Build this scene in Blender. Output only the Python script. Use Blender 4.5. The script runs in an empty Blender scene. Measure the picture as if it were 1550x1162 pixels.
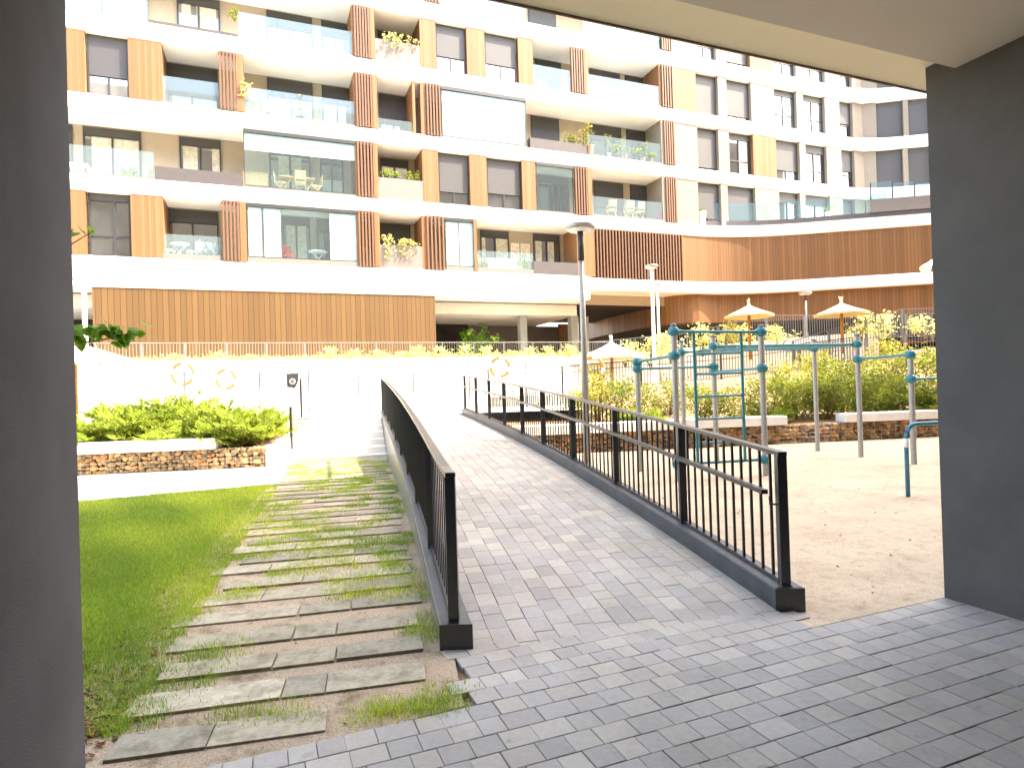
import bpy, math, random
import numpy as np
random.seed(7); RNG = np.random.default_rng(7)
sc = bpy.context.scene
COL = sc.collection
R = math.radians
# ---------------------------------------------------------------- survey maths (camera solve of the place)
f = 938.; pitch = .00699; roll = .031485; hc = 1.62; W, H = 1550, 1162
def ray(px, py):
    a, b = px-W/2, py-H/2
    cr, sr = math.cos(roll), math.sin(roll)
    u = a*cr-b*sr; v = a*sr+b*cr
    x, y, z = u/f, 1., -v/f
    c, s = math.cos(pitch), math.sin(pitch)
    return (x, y*c-z*s, y*s+z*c)
def G(px, py, z=0.):
    r = ray(px, py); t = (z-hc)/r[2]; return (r[0]*t, r[1]*t, z)
def A(px, py, Y):
    r = ray(px, py); t = Y/r[1]; return (r[0]*t, Y, hc+r[2]*t)
def project(p):
    c, s = math.cos(pitch), math.sin(pitch)
    z = p[2]-hc
    y2 = p[1]*c+z*s; z2 = -p[1]*s+z*c
    u = f*p[0]/y2; v = -f*z2/y2
    cr, sr = math.cos(roll), math.sin(roll)
    return (W/2+u*cr+v*sr, H/2-u*sr+v*cr)
class Fr:
    """wall frame: s along the wall, d depth (away from the courtyard viewer), z up"""
    def __init__(self, o, ang):
        self.o = o; self.a = ang
        self.D = (math.cos(ang), math.sin(ang)); self.P = (-math.sin(ang), math.cos(ang))
    def pt(self, s, d, z):
        return (self.o[0]+self.D[0]*s+self.P[0]*d, self.o[1]+self.D[1]*s+self.P[1]*d, z)
    def fs(self, px, z, d=0.):
        s = 0.
        for _ in range(20):
            q = project(self.pt(s, d, z))[0]; q2 = project(self.pt(s+.01, d, z))[0]
            s -= (q-px)/((q2-q)/.01)*.9
        return s
class Id:
    def pt(self, x, y, z): return (x, y, z)
ID = Id()
# ---------------------------------------------------------------- mesh builder
class MB:
    def __init__(self): self.v = []; self.f = []; self.c = []; self.col = None
    def add(self, vs, fs):
        n = len(self.v); self.v += [tuple(p) for p in vs]; self.f += [tuple(i+n for i in q) for q in fs]
        if self.col is not None: self.c += [self.col]*len(vs)
        return self
    def box(self, x0, x1, y0, y1, z0, z1, fr=ID):
        if x0 > x1: x0, x1 = x1, x0
        if y0 > y1: y0, y1 = y1, y0
        if z0 > z1: z0, z1 = z1, z0
        P = [fr.pt(x, y, z) for z in (z0, z1) for y in (y0, y1) for x in (x0, x1)]
        return self.add(P, [(0, 2, 3, 1), (4, 5, 7, 6), (0, 1, 5, 4), (2, 6, 7, 3), (0, 4, 6, 2), (1, 3, 7, 5)])
    def quad(self, a, b, c, d): return self.add([a, b, c, d], [(0, 1, 2, 3)])
    def tube(self, pts, r, n=8, cap=True):
        pts = [np.array(p, float) for p in pts]
        rs = r if isinstance(r, (list, tuple)) else [r]*len(pts)
        base = len(self.v); V = []
        up = np.array([0, 0, 1.]); 
        for i, p in enumerate(pts):
            t = pts[min(i+1, len(pts)-1)]-pts[max(i-1, 0)]; t = t/np.linalg.norm(t)
            ref = up if abs(t[2]) < .95 else np.array([1., 0, 0])
            x = np.cross(ref, t); x /= np.linalg.norm(x); y = np.cross(t, x)
            for k in range(n):
                a = 2*math.pi*k/n; V.append(p+(x*math.cos(a)+y*math.sin(a))*rs[i])
        F = []
        for i in range(len(pts)-1):
            for k in range(n):
                a = i*n+k; b = i*n+(k+1) % n; F.append((a, b, b+n, a+n))
        if cap:
            F.append(tuple(range(n-1, -1, -1))); F.append(tuple(range((len(pts)-1)*n, len(pts)*n)))
        return self.add(V, F)
    def lathe(self, prof, n=20, o=(0, 0, 0), cap=True):
        V = []; F = []
        for (r, z) in prof:
            for k in range(n):
                a = 2*math.pi*k/n; V.append((o[0]+r*math.cos(a), o[1]+r*math.sin(a), o[2]+z))
        for i in range(len(prof)-1):
            for k in range(n):
                a = i*n+k; b = i*n+(k+1) % n; F.append((a, b, b+n, a+n))
        if cap:
            F.append(tuple(range(n-1, -1, -1))); F.append(tuple(range((len(prof)-1)*n, len(prof)*n)))
        return self.add(V, F)
    def bar(self, a, b, w, h):
        """rectangular bar between two points, w across (horizontal), h vertical-ish"""
        a = np.array(a, float); b = np.array(b, float); t = b-a; t /= np.linalg.norm(t)
        ref = np.array([0, 0, 1.]) if abs(t[2]) < .95 else np.array([0, 1., 0])
        x = np.cross(t, ref); x /= np.linalg.norm(x); y = np.cross(x, t)
        P = [p+x*sx*w/2+y*sy*h/2 for p in (a, b) for sy in (-1, 1) for sx in (-1, 1)]
        return self.add(P, [(0, 2, 3, 1), (4, 5, 7, 6), (0, 1, 5, 4), (2, 6, 7, 3), (0, 4, 6, 2), (1, 3, 7, 5)])
    def build(self, name, mat, parent=None, loc=None, smooth=False):
        o3 = None
        if parent is not None and loc is None: o3 = np.array(parent.get('_o', (0, 0, 0)))
        off = np.array(loc) if loc is not None else (o3 if o3 is not None else np.zeros(3))
        V = np.array(self.v, float).reshape(-1, 3)-off
        me = bpy.data.meshes.new(name); me.from_pydata(V.tolist(), [], self.f)
        if self.c and len(self.c) == len(self.v):
            at = me.color_attributes.new('tint', 'FLOAT_COLOR', 'POINT')
            at.data.foreach_set('color', np.array([(*c, 1.) for c in self.c], 'f').ravel())
        me.materials.append(mat)
        if smooth: me.polygons.foreach_set('use_smooth', [True]*len(me.polygons))
        me.update()
        ob = bpy.data.objects.new(name, me); COL.objects.link(ob)
        if parent is not None: ob.parent = parent
        elif loc is not None: ob.location = loc
        if parent is not None and parent.type == 'MESH' or (parent is not None and '_o' in parent): ob['_o'] = [float(q) for q in off]
        return ob
def big_mesh(name, V, F, mat, parent=None, tint=None, smooth=False):
    """numpy verts (n,3), faces (m,k)"""
    me = bpy.data.meshes.new(name); k = F.shape[1]
    me.vertices.add(len(V)); me.vertices.foreach_set('co', V.astype('f').ravel())
    me.loops.add(F.size); me.loops.foreach_set('vertex_index', F.astype('i').ravel())
    me.polygons.add(len(F)); me.polygons.foreach_set('loop_start', np.arange(0, F.size, k, dtype='i'))
    me.polygons.foreach_set('loop_total', np.full(len(F), k, 'i'))
    if tint is not None:
        at = me.color_attributes.new('tint', 'FLOAT_COLOR', 'POINT')
        at.data.foreach_set('color', np.c_[tint, np.ones(len(V))].astype('f').ravel())
    me.materials.append(mat); me.update(calc_edges=True); me.validate()
    me.polygons.foreach_set('use_smooth', np.zeros(len(me.polygons), dtype=bool)); me.update()
    ob = bpy.data.objects.new(name, me); COL.objects.link(ob)
    if parent is not None: ob.parent = parent
    return ob
def tag(o, label, cat, group=None, kind=None):
    o['label'] = label; o['category'] = cat
    if group: o['group'] = group
    if kind: o['kind'] = kind
    return o
def struct(o): o['kind'] = 'structure'; return o
def thing(name, label, cat, loc=(0, 0, 0), group=None):
    o = bpy.data.objects.new(name, None); COL.objects.link(o); o.location = loc; o['_o'] = [float(q) for q in loc]
    o.empty_display_size = .2
    return tag(o, label, cat, group)
def copy_tree(o, loc, rz=0., scale=1., label=None):
    c = o.copy(); COL.objects.link(c); c.location = loc; c.rotation_euler = (0, 0, rz)
    c.scale = (scale,)*3 if not isinstance(scale, (tuple, list)) else scale
    if label: c['label'] = label
    for ch in list(o.children):
        d = ch.copy(); COL.objects.link(d); d.parent = c
        for g in list(ch.children):
            e = g.copy(); COL.objects.link(e); e.parent = d
    return c
# ---------------------------------------------------------------- materials
class NT:
    def __init__(self, name):
        m = bpy.data.materials.new(name); m.use_nodes = True; self.m = m; self.t = m.node_tree
        self.b = self.t.nodes['Principled BSDF']; self.out = self.t.nodes['Material Output']
    def n(self, typ, **kw):
        nd = self.t.nodes.new(typ)
        for k, v in kw.items():
            if k.startswith('i_'):
                nd.inputs[k[2:].replace('_', ' ')].default_value = v
            else: setattr(nd, k, v)
        return nd
    def l(self, a, b): self.t.links.new(a, b)
    def pos(self): return self.n('ShaderNodeNewGeometry').outputs['Position']
    def math(self, op, a, b=None, c=None):
        nd = self.n('ShaderNodeMath', operation=op)
        for i, v in enumerate((a, b, c)):
            if v is None: continue
            if hasattr(v, 'links'): self.l(v, nd.inputs[i])
            else: nd.inputs[i].default_value = v
        return nd.outputs[0]
    def noise(self, scale, detail=4, vec=None, rough=.55):
        nd = self.n('ShaderNodeTexNoise'); nd.inputs['Scale'].default_value = scale
        nd.inputs['Detail'].default_value = detail; nd.inputs['Roughness'].default_value = rough
        self.l(vec if vec is not None else self.pos(), nd.inputs['Vector']); return nd.outputs['Fac']
    def ramp(self, fac, stops):
        nd = self.n('ShaderNodeValToRGB'); el = nd.color_ramp.elements
        while len(el) < len(stops): el.new(.5)
        for e, (p, c) in zip(el, stops): e.position = p; e.color = (*c, 1) if len(c) == 3 else c
        self.l(fac, nd.inputs[0]); return nd.outputs[0]
    def mix(self, fac, a, b, mode='MIX'):
        nd = self.n('ShaderNodeMix', data_type='RGBA', blend_type=mode)
        for i, v in ((0, fac), (6, a), (7, b)):
            if hasattr(v, 'links'): self.l(v, nd.inputs[i])
            else: nd.inputs[i].default_value = v if i == 0 else (*v, 1)
        return nd.outputs[2]
    def color(self, c):
        if hasattr(c, 'links'): self.l(c, self.b.inputs['Base Color'])
        else: self.b.inputs['Base Color'].default_value = (*c, 1)
    def bump(self, h, strength=.3, dist=.02):
        nd = self.n('ShaderNodeBump'); nd.inputs['Strength'].default_value = strength; nd.inputs['Distance'].default_value = dist
        self.l(h, nd.inputs['Height']); self.l(nd.outputs[0], self.b.inputs['Normal'])
    def set(self, rough=.6, metal=0., spec=.4):
        self.b.inputs['Roughness'].default_value = rough; self.b.inputs['Metallic'].default_value = metal
        self.b.inputs['Specular IOR Level'].default_value = spec
M = {}
def mottled(name, c, var=.15, scale=6., rough=.7, spec=.3, bump=0., bscale=80., metal=0., stain=0.):
    t = NT(name); a = tuple(x*(1-var) for x in c); b = tuple(min(1, x*(1+var)) for x in c)
    col = t.ramp(t.noise(scale, 5), [(.3, a), (.7, b)])
    if stain:
        col = t.mix(t.math('MULTIPLY', t.ramp(t.noise(scale*.22, 6, rough=.7), [(.5, (0, 0, 0)), (.72, (1, 1, 1))]), stain), col, tuple(x*.45 for x in c))
    t.color(col); t.set(rough, metal, spec)
    if bump: t.bump(t.noise(bscale, 3), bump, .01)
    M[name] = t.m; return t
mottled('band_white', (.83, .82, .79), .03, 1.5, .6)
mottled('soffit_white', (.80, .77, .70), .03, 1.5, .7)
mottled('cream_wall', (.225, .195, .16), .04, 2., .8, bump=.1)
mottled('beige_wall', (.40, .335, .25), .05, 2., .8)
mottled('taupe_panel', (.17, .15, .14), .04, 3., .6)
mottled('dark_planter', (.07, .063, .066), .06, 4., .6)
mottled('frame_grey', (.032, .035, .040), .05, 9., .4, .5)
mottled('header_grey', (.065, .064, .06), .05, 5., .5)
mottled('side_plate', (.15, .148, .13), .12, 3., .28, .6, stain=.2)
mottled('black_metal', (.017, .0175, .019), .3, 20., .36, .8, bump=.04, bscale=150.)
mottled('kerb_steel', (.040, .045, .052), .3, 6., .45, .5, stain=.5)
mottled('galvanised', (.33, .33, .315), .14, 25., .42, .5, metal=.35, stain=.25)
mottled('fence_grey', (.17, .175, .185), .1, 10., .45, .5)
mottled('post_grey', (.075, .075, .085), .1, 10., .5, .4)
mottled('fence_light', (.21, .20, .20), .1, 10., .5, .5)
mottled('white_wall', (.80, .79, .77), .04, 1.2, .8)
mottled('bench_white', (.74, .71, .67), .07, 5., .75, bump=.15, bscale=120., stain=.12)
mottled('concrete', (.36, .355, .33), .1, 4., .8, bump=.2, bscale=60., stain=.25)
mottled('green_concrete', (.27, .29, .275), .06, 3., .7)
mottled('dark_render', (.10, .095, .092), .13, 1.6, .9, .03, bump=.45, bscale=140., stain=.25)
mottled('ceiling_grey', (.68, .62, .53), .04, .8, .8, .2, bump=.08, bscale=200.)
mottled('soffit_bounce_lit', (.93, .85, .63), .03, 1., .8, .2, bump=.08, bscale=200.)  # bounced light put into the colour, paler than the ceiling behind
mottled('brown_edge', (.22, .15, .10), .2, 12., .8)
mottled('teal_paint', (.010, .165, .20), .10, 14., .32, .5)
mottled('teal_pipe', (.018, .16, .25), .12, 10., .3, .5)
mottled('pole_cap', (.14, .14, .15), .1, 20., .5)
mottled('white_paint', (.8, .8, .79), .03, 8., .5)
mottled('wood_pole', (.42, .20, .06), .25, 14., .7)
mottled('soil', (.24, .155, .095), .4, 5., .95, .1, bump=.6, bscale=40.)
mottled('bark', (.16, .11, .07), .35, 18., .9, bump=.6, bscale=60.)
mottled('terracotta', (.55, .26, .17), .1, 12., .7)
mottled('white_pot', (.78, .77, .74), .04, 8., .5)
mottled('orange_plastic', (.75, .16, .04), .05, 8., .4)
mottled('pink_fabric', (.80, .06, .20), .08, 9., .8)
mottled('red_plastic', (.65, .05, .02), .05, 9., .4)
mottled('light_wood', (.62, .42, .22), .15, 12., .6)
mottled('cushion_white', (.80, .76, .66), .05, 9., .9)
mottled('sign_grey', (.07, .075, .075), .05, 9., .5)
mottled('blind_white', (.82, .82, .81), .02, 3., .7)
mottled('curtain', (.55, .52, .42), .25, 7., .9)
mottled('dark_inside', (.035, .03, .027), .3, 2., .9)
mottled('path_slab', (.33, .32, .285), .1, 8., .85)
def shutter_mat():
    t = NT('shutter'); z = t.n('ShaderNodeSeparateXYZ'); t.l(t.pos(), z.inputs[0])
    g = t.math('FRACT', t.math('MULTIPLY', z.outputs[2], 18.))
    lo = t.math('LESS_THAN', g, .18)
    t.color(t.mix(lo, (.064, .065, .070), (.040, .041, .045))); t.set(.5, 0, .4); t.bump(g, .3, .01); M['shutter'] = t.m
shutter_mat()
def wood_mat(name, c, pitchm, D, dark=.55, var=.22):
    t = NT(name); dp = t.n('ShaderNodeVectorMath', operation='DOT_PRODUCT'); t.l(t.pos(), dp.inputs[0]); dp.inputs[1].default_value = (D[0], D[1], 0)
    u = t.math('DIVIDE', dp.outputs['Value'], pitchm); fr = t.math('FRACT', u); idx = t.math('FLOOR', u)
    groove = t.math('LESS_THAN', fr, .13)
    wn = t.n('ShaderNodeTexWhiteNoise', noise_dimensions='1D'); t.l(idx, wn.inputs['W'])
    mp = t.n('ShaderNodeMapping'); mp.inputs['Scale'].default_value = (14, 14, .8); t.l(t.pos(), mp.inputs[0])
    gr = t.noise(2.2, 5, mp.outputs[0])
    v = t.math('ADD', t.math('MULTIPLY', wn.outputs['Value'], .5), t.math('MULTIPLY', gr, .5))
    col = t.ramp(v, [(.2, tuple(x*(1-var) for x in c)), (.8, tuple(x*(1+var) for x in c))])
    t.color(t.mix(groove, col, tuple(x*dark for x in c))); t.set(.55, 0, .3)
    t.bump(t.math('SUBTRACT', 1., groove), .5, .015); M[name] = t.m
ANG = .37752
FA = Fr((-8., 25.668), ANG)
wood_mat('wood', (.215, .105, .047), .075, FA.D)
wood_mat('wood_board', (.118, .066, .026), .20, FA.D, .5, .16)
wood_mat('wood_dark', (.20, .098, .040), .16, (1, .1), .6, .2)
wood_mat('slat_wood', (.14, .075, .045), 9.0, FA.D, 1., .1)
def pane_mat():
    t = NT('window_pane')
    t.color(t.ramp(t.noise(.55, 2), [(.35, (.012, .014, .018)), (.7, (.05, .055, .06))])); t.set(.03, 0, 1.)
    t.b.inputs['IOR'].default_value = 1.9; M['window_pane'] = t.m
    t = NT('window_pane_bright'); t.color((.10, .12, .14)); t.set(.02, 0, 1.); t.b.inputs['IOR'].default_value = 2.6; M['window_pane_bright'] = t.m
pane_mat()
def glass_mat(name, tint, refl, milk=.0):
    t = NT(name); t.t.nodes.remove(t.b)
    tr = t.n('ShaderNodeBsdfTransparent'); tr.inputs[0].default_value = (*tint, 1)
    gl = t.n('ShaderNodeBsdfGlossy'); gl.inputs['Roughness'].default_value = .02; gl.inputs[0].default_value = (.62, .82, .95, 1)
    fz = t.n('ShaderNodeFresnel'); fz.inputs[0].default_value = 1.5
    ge = t.n('ShaderNodeNewGeometry')
    fac = t.math('MULTIPLY', t.math('ADD', t.math('MULTIPLY', fz.outputs[0], 1.), refl), t.math('SUBTRACT', 1., ge.outputs['Backfacing']))
    mx = t.n('ShaderNodeMixShader'); t.l(fac, mx.inputs[0]); t.l(tr.outputs[0], mx.inputs[1]); t.l(gl.outputs[0], mx.inputs[2])
    last = mx.outputs[0]
    if milk:
        df = t.n('ShaderNodeBsdfDiffuse'); df.inputs[0].default_value = (.75, .85, .9, 1)
        m2 = t.n('ShaderNodeMixShader'); m2.inputs[0].default_value = milk; t.l(last, m2.inputs[1]); t.l(df.outputs[0], m2.inputs[2]); last = m2.outputs[0]
    t.l(last, t.out.inputs[0]); M[name] = t.m
glass_mat('rail_glass', (.72, .86, .90), .02, .07)
glass_mat('enclosure_glass', (.80, .90, .92), .0, .03)
def paver_mat(name, base):
    t = NT(name); at = t.n('ShaderNodeAttribute', attribute_name='tint')
    n1 = t.ramp(t.noise(30, 5, rough=.7), [(.3, (.90, .90, .90)), (.7, (1.07, 1.07, 1.07))] if name == 'paver' else [(.3, (.74, .74, .73)), (.7, (1.13, 1.13, 1.12))])
    n2 = t.ramp(t.noise(1.1, 4), [(.35, (.86, .85, .83)), (.65, (1.05, 1.05, 1.06))])
    n3 = t.ramp(t.noise(5.5, 6, rough=.75), [(.60, (1, 1, 1)), (.74, (.62, .60, .57))] if name == 'paver' else [(.46, (1, 1, 1)), (.66, (.56, .53, .45))])
    c = t.mix(1., t.mix(1., t.mix(1., at.outputs['Color'], n1, 'MULTIPLY'), n2, 'MULTIPLY'), n3, 'MULTIPLY')
    t.color(t.mix(1., c, base, 'MULTIPLY')); t.set(.75, 0, .35); t.bump(t.noise(120, 3), .25, .006); M[name] = t.m
paver_mat('paver', (.325, .296, .256)); paver_mat('slab', (.36, .315, .225))
def tinted(name, base, rough=.7, trans=0., var=True):
    t = NT(name); at = t.n('ShaderNodeAttribute', attribute_name='tint')
    c = t.mix(1., at.outputs['Color'], base, 'MULTIPLY'); t.color(c); t.set(rough, 0, .25)
    if trans:
        tl = t.n('ShaderNodeBsdfTranslucent'); t.l(c, tl.inputs[0])
        mx = t.n('ShaderNodeMixShader'); mx.inputs[0].default_value = trans
        t.l(t.b.outputs[0], mx.inputs[1]); t.l(tl.outputs[0], mx.inputs[2]); t.l(mx.outputs[0], t.out.inputs[0])
    M[name] = t.m
tinted('leaf_shrub', (.16, .20, .025), .5, .4)
tinted('leaf_juniper', (.19, .26, .035), .6, .4)
tinted('leaf_tree', (.085, .20, .014), .45, .5)
tinted('leaf_yellow', (.30, .30, .05), .6, .4)
tinted('leaf_pale', (.56, .58, .22), .6, .4)
tinted('grass_blade', (.26, .40, .045), .6, .45)
tinted('stone', (.36, .25, .145), .85)
tinted('straw', (.78, .66, .42), .9); tinted('straw_glare', (.80, .74, .60), .9)  # second straw is whitened: sun glare put into its colour
tinted('print_pattern', (1, 1, 1), .7)
def gravel_mat():
    t = NT('gravel'); n = t.noise(95, 4, rough=.8); n2 = t.noise(1.3, 4); n3 = t.noise(9, 5, rough=.7)
    c = t.ramp(n, [(.25, (.30, .22, .14)), (.5, (.50, .395, .28)), (.78, (.64, .53, .405))])
    c = t.mix(1., c, t.ramp(n2, [(.35, (.88, .86, .84)), (.65, (1.06, 1.05, 1.03))]), 'MULTIPLY')
    c = t.mix(1., c, t.ramp(n3, [(.34, (.84, .82, .79)), (.50, (1.04, 1.04, 1.04))]), 'MULTIPLY')
    t.color(c); t.set(.95, 0, .15); t.bump(t.math('ADD', n, t.math('MULTIPLY', n3, 2.)), .45, .025); M['gravel'] = t.m
    t = NT('path_sand'); n = t.noise(70, 4, rough=.8); n3 = t.noise(4, 6, rough=.7)
    c = t.ramp(n, [(.25, (.26, .18, .11)), (.5, (.50, .375, .26)), (.78, (.66, .52, .38))])
    c = t.mix(t.ramp(n3, [(.52, (0, 0, 0)), (.68, (.8, .8, .8))]), c, (.16, .13, .06))
    t.color(c); t.set(.95, 0, .15); t.bump(n, .9, .03); M['path_sand'] = t.m
    t = NT('lawn_base'); n = t.noise(60, 4); n3 = t.noise(1.6, 5)
    c = t.ramp(n, [(.3, (.09, .13, .022)), (.7, (.16, .21, .04))]); c = t.mix(t.ramp(n3, [(.45, (0, 0, 0)), (.7, (.7, .7, .7))]), c, (.20, .16, .07))
    t.color(c); t.set(.95, 0, .1); t.bump(n, .8, .03); M['lawn_base'] = t.m
    t = NT('joint_sand'); t.color(t.ramp(t.noise(60, 3), [(.3, (.06, .056, .052)), (.7, (.13, .118, .105))])); t.set(.95, 0, .1); M['joint_sand'] = t.m
    t = NT('deck'); t.color(t.ramp(t.noise(3, 5), [(.3, (.50, .48, .44)), (.7, (.62, .60, .56))])); t.set(.85, 0, .2); M['deck'] = t.m
gravel_mat()
# ---------------------------------------------------------------- sun, sky, camera
SUN_EL, SUN_AZ = 50., 85.      # elevation; degrees to the right of straight behind the viewer
s_dir = (math.sin(R(SUN_AZ))*math.cos(R(SUN_EL)), -math.cos(R(SUN_AZ))*math.cos(R(SUN_EL)), math.sin(R(SUN_EL)))
wd = bpy.data.worlds.new('World'); sc.world = wd; wd.use_nodes = True
nt = wd.node_tree; bg = nt.nodes['Background']
sky = nt.nodes.new('ShaderNodeTexSky'); sky.sky_type = 'NISHITA'; sky.sun_disc = False
sky.sun_elevation = R(SUN_EL); sky.sun_rotation = math.atan2(s_dir[0], s_dir[1]); sky.air_density = 1.2; sky.dust_density = 3.; sky.ozone_density = .6
nt.links.new(sky.outputs[0], bg.inputs[0]); bg.inputs[1].default_value = .15
from mathutils import Vector, Matrix
sl = bpy.data.lights.new('sun', 'SUN'); sl.energy = 2.0; sl.angle = R(.53); sl.color = (1, .95, .86)
so = bpy.data.objects.new('sun', sl); COL.objects.link(so)
so.rotation_euler = Vector(s_dir).to_track_quat('Z', 'Y').to_euler(); so.location = (20, -20, 40)
cam = bpy.data.cameras.new('camera'); co = bpy.data.objects.new('camera', cam); COL.objects.link(co); sc.camera = co
cam.sensor_width = 36; cam.sensor_fit = 'HORIZONTAL'; cam.lens = 36*f/W; cam.clip_end = 800; cam.clip_start = .05
m = Matrix.Rotation(-roll, 4, 'Y')            # roll about the view axis (world +Y)
# local camera axes: right, up, back
cr, sr, cp, sp = math.cos(roll), math.sin(roll), math.cos(pitch), math.sin(pitch)
fw = Vector((0, cp, sp)); up0 = Vector((0, -sp, cp)); rt0 = Vector((1, 0, 0))
rt = rt0*cr-up0*sr; up = up0*cr+rt0*sr
co.matrix_world = Matrix(((rt.x, up.x, -fw.x, 0), (rt.y, up.y, -fw.y, 0), (rt.z, up.z, -fw.z, hc), (0, 0, 0, 1)))
sc.view_settings.view_transform = 'Standard'; sc.view_settings.look = 'None'
sc.view_settings.exposure = 3.45; sc.view_settings.gamma = 1
sc.view_settings.use_white_balance = True; sc.view_settings.white_balance_temperature = 7600; sc.view_settings.white_balance_tint = 12
sc.render.engine = 'CYCLES'; sc.cycles.max_bounces = 10; sc.cycles.diffuse_bounces = 6; sc.cycles.transparent_max_bounces = 12
sc.cycles.use_denoising = True; sc.cycles.sample_clamp_indirect = 8
# ================================================================ GROUND
g = MB(); S = 300
g.quad((-S, -S, -.03), (S, -S, -.03), (S, S, -.03), (-S, S, -.03)); struct(g.build('ground', M['soil']))
PF = Fr((3.09, 4.51), R(21.6))      # front line of the passage building, origin at the right wall corner
def RL(Y): return -.30-.215*(Y-3.9)-.0018*(Y-3.9)**2     # ramp left edge
def RR(Y): return 1.79-.172*(Y-4.42)-.0057*(Y-4.42)**2   # ramp right edge
def ZR(Y): return max(0., .0705*(Y-4.25))
YE = 17.7; ZD = .95
lp = PF.pt(-5.25, 0, 0)
# lawn base, path base, gravel
def poly(name, pts, z, mat):
    b = MB(); b.add([(x, y, z) for x, y in pts], [tuple(range(len(pts)))]); return struct(b.build(name, mat))
def pathL(Y): return -2.0-.285*(Y-3.05)
poly('lawn', [(-40, -5), (lp[0]-.05, 2.6), (pathL(4)+.3, 4), (pathL(9)+.2, 9), (pathL(14.6), 14.6), (-40, 14.6)], -.006, M['lawn_base'])
poly('path_ground', [(lp[0]-.4, 2.3), (-.3, 3.2), (RL(4)-.12, 4), (RL(9)-.12, 9), (RL(15.2)-.12, 15.2), (pathL(15.2), 15.2), (pathL(9)-.2, 9), (pathL(4)-.4, 4)], -.002, M['path_sand'])
def gab(x): return 15.05+.135*(x-1.5)          # gabion line
poly('footpath', [(-30, -1.), (-7.1, 10.1), (-4.9, 11.2), (pathL(11.45)+.05, 11.45), (pathL(14.4), 14.4), (-30, 11.2)], .004, M['deck'])
poly('gravel_ground', [(RR(4.3)+.1, 3.8), (3.3, 4.3), (22, 11.4), (22, gab(22)), (RR(15)+.15, gab(RR(15))), (RR(11)+.15, 11), (RR(7)+.15, 7)], -.0055, M['gravel'])
# ---- pavers near
def paver_field(frame, inside, rows, s0, s1, zf, rowh=.145, lens=(.16, .2, .2, .24), pal=None, gapw=.0035, seed=1):
    rnd = random.Random(seed); V = []; F = []; T = []
    for i in range(*rows):
        s = s0-rnd.random()*.3
        while s < s1:
            L = rnd.choice(lens); a, b = s+gapw/2, s+L-gapw/2; c, d = i*rowh+gapw/2, (i+1)*rowh-gapw/2
            jx, jy, jz = rnd.uniform(-.002, .002), rnd.uniform(-.002, .002), rnd.uniform(-.0013, .0013)
            mid = frame((a+b)/2, (c+d)/2)
            if inside(mid):
                k = rnd.choice(pal); kk = rnd.uniform(.95, 1.05); k = tuple(x*kk for x in k); n = len(V)
                bv = .003
                for (p, q, dz) in ((a, c, -.05), (b, c, -.05), (b, d, -.05), (a, d, -.05), (a, c, -.002), (b, c, -.002), (b, d, -.002), (a, d, -.002), (a+bv, c+bv, 0), (b-bv, c+bv, 0), (b-bv, d-bv, 0), (a+bv, d-bv, 0)):
                    w = frame(p+jx, q+jy); V.append((w[0], w[1], zf(w)+dz+jz))
                    T.append(k)
                for o in (0, 4):
                    for e in range(4): F.append((n+o+e, n+o+(e+1) % 4, n+o+4+(e+1) % 4, n+o+4+e))
                F.append((n+8, n+9, n+10, n+11))
            s += L
    return np.array(V), np.array(F), np.array(T)
PAL = [(1., 1., 1.), (1.07, 1.06, 1.04), (.94, .94, .95), (.88, .89, .905), (1.02, 1.0, .96), (1.12, 1.10, 1.07), (.97, .98, 1.)]
def in_near(p):
    # inside passage, or the apron up to the ramp start
    x, y = p[0]-PF.o[0], p[1]-PF.o[1]
    s = x*PF.D[0]+y*PF.D[1]; d = x*PF.P[0]+y*PF.P[1]
    if (-5.5 < s < .35 and -9 < d < -.02) or (-7.6 < s <= -5.5 and -9 < d < -.5): return True
    if d >= -.02:
        yst = 3.93+(p[0]+.3)*.205
        return p[1] < yst and p[0] > -.33-.14*(p[1]-3.3)/.6 and p[0] < 1.93
    return False
V, F, T = paver_field(lambda s, d: PF.pt(s, d, 0), in_near, (-62, 9), -7.8, .5, lambda w: .004, pal=PAL, lens=(.125, .145, .145, .165, .19), seed=3)
pv = struct(big_mesh('pavement', V, F, M['paver'], tint=T))
poly('pavement_bed', [PF.pt(-5.5, -.6, 0)[:2], PF.pt(-7.7, -.6, 0)[:2], PF.pt(-7.7, -12, 0)[:2], PF.pt(.4, -12, 0)[:2], PF.pt(.4, .02, 0)[:2], (1.80, 4.02), (1.74, 4.28), (-.36, 4.05), (-.24, 3.25), PF.pt(-5.5, .0, 0)[:2]], -.0035, M['joint_sand'])
# ---- ramp
def ramp_frame(t, w):
    Y = 4.0+t; 
    for _ in range(2):
        x = RL(Y)+w; Y = 4.0+t*.975+.205*(x+.3)      # rows stay square to the slope
    k = (RR(Y)-RL(Y))/2.24
    return (RL(Y)+w*k, Y)
def in_ramp(p): return p[1] >= 3.74+(p[0]+.3)*.205 and p[1] < YE+.1 and RL(p[1])+.0 < p[0] < RR(p[1])
V, F, T = paver_field(lambda s, d: ramp_frame(s, d), in_ramp, (0, 16), -.3, 14.5, lambda w: ZR(w[1])+.0015, rowh=.15, pal=PAL+[(1.16, 1.14, 1.09)], lens=(.16, .2, .24, .24, .28), seed=5)
struct(big_mesh('ramp', V, F, M['paver'], tint=T))
b = MB(); n = 24; ys = [3.95+i*(YE-3.95)/n for i in range(n+1)]
for i in range(n):
    y0, y1 = ys[i], ys[i+1]
    b.quad((RL(y0)-.02, y0, ZR(y0)-.012), (RR(y0)+.02, y0+.0, ZR(y0)-.012), (RR(y1)+.02, y1, ZR(y1)-.012), (RL(y1)-.02, y1, ZR(y1)-.012))
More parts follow.
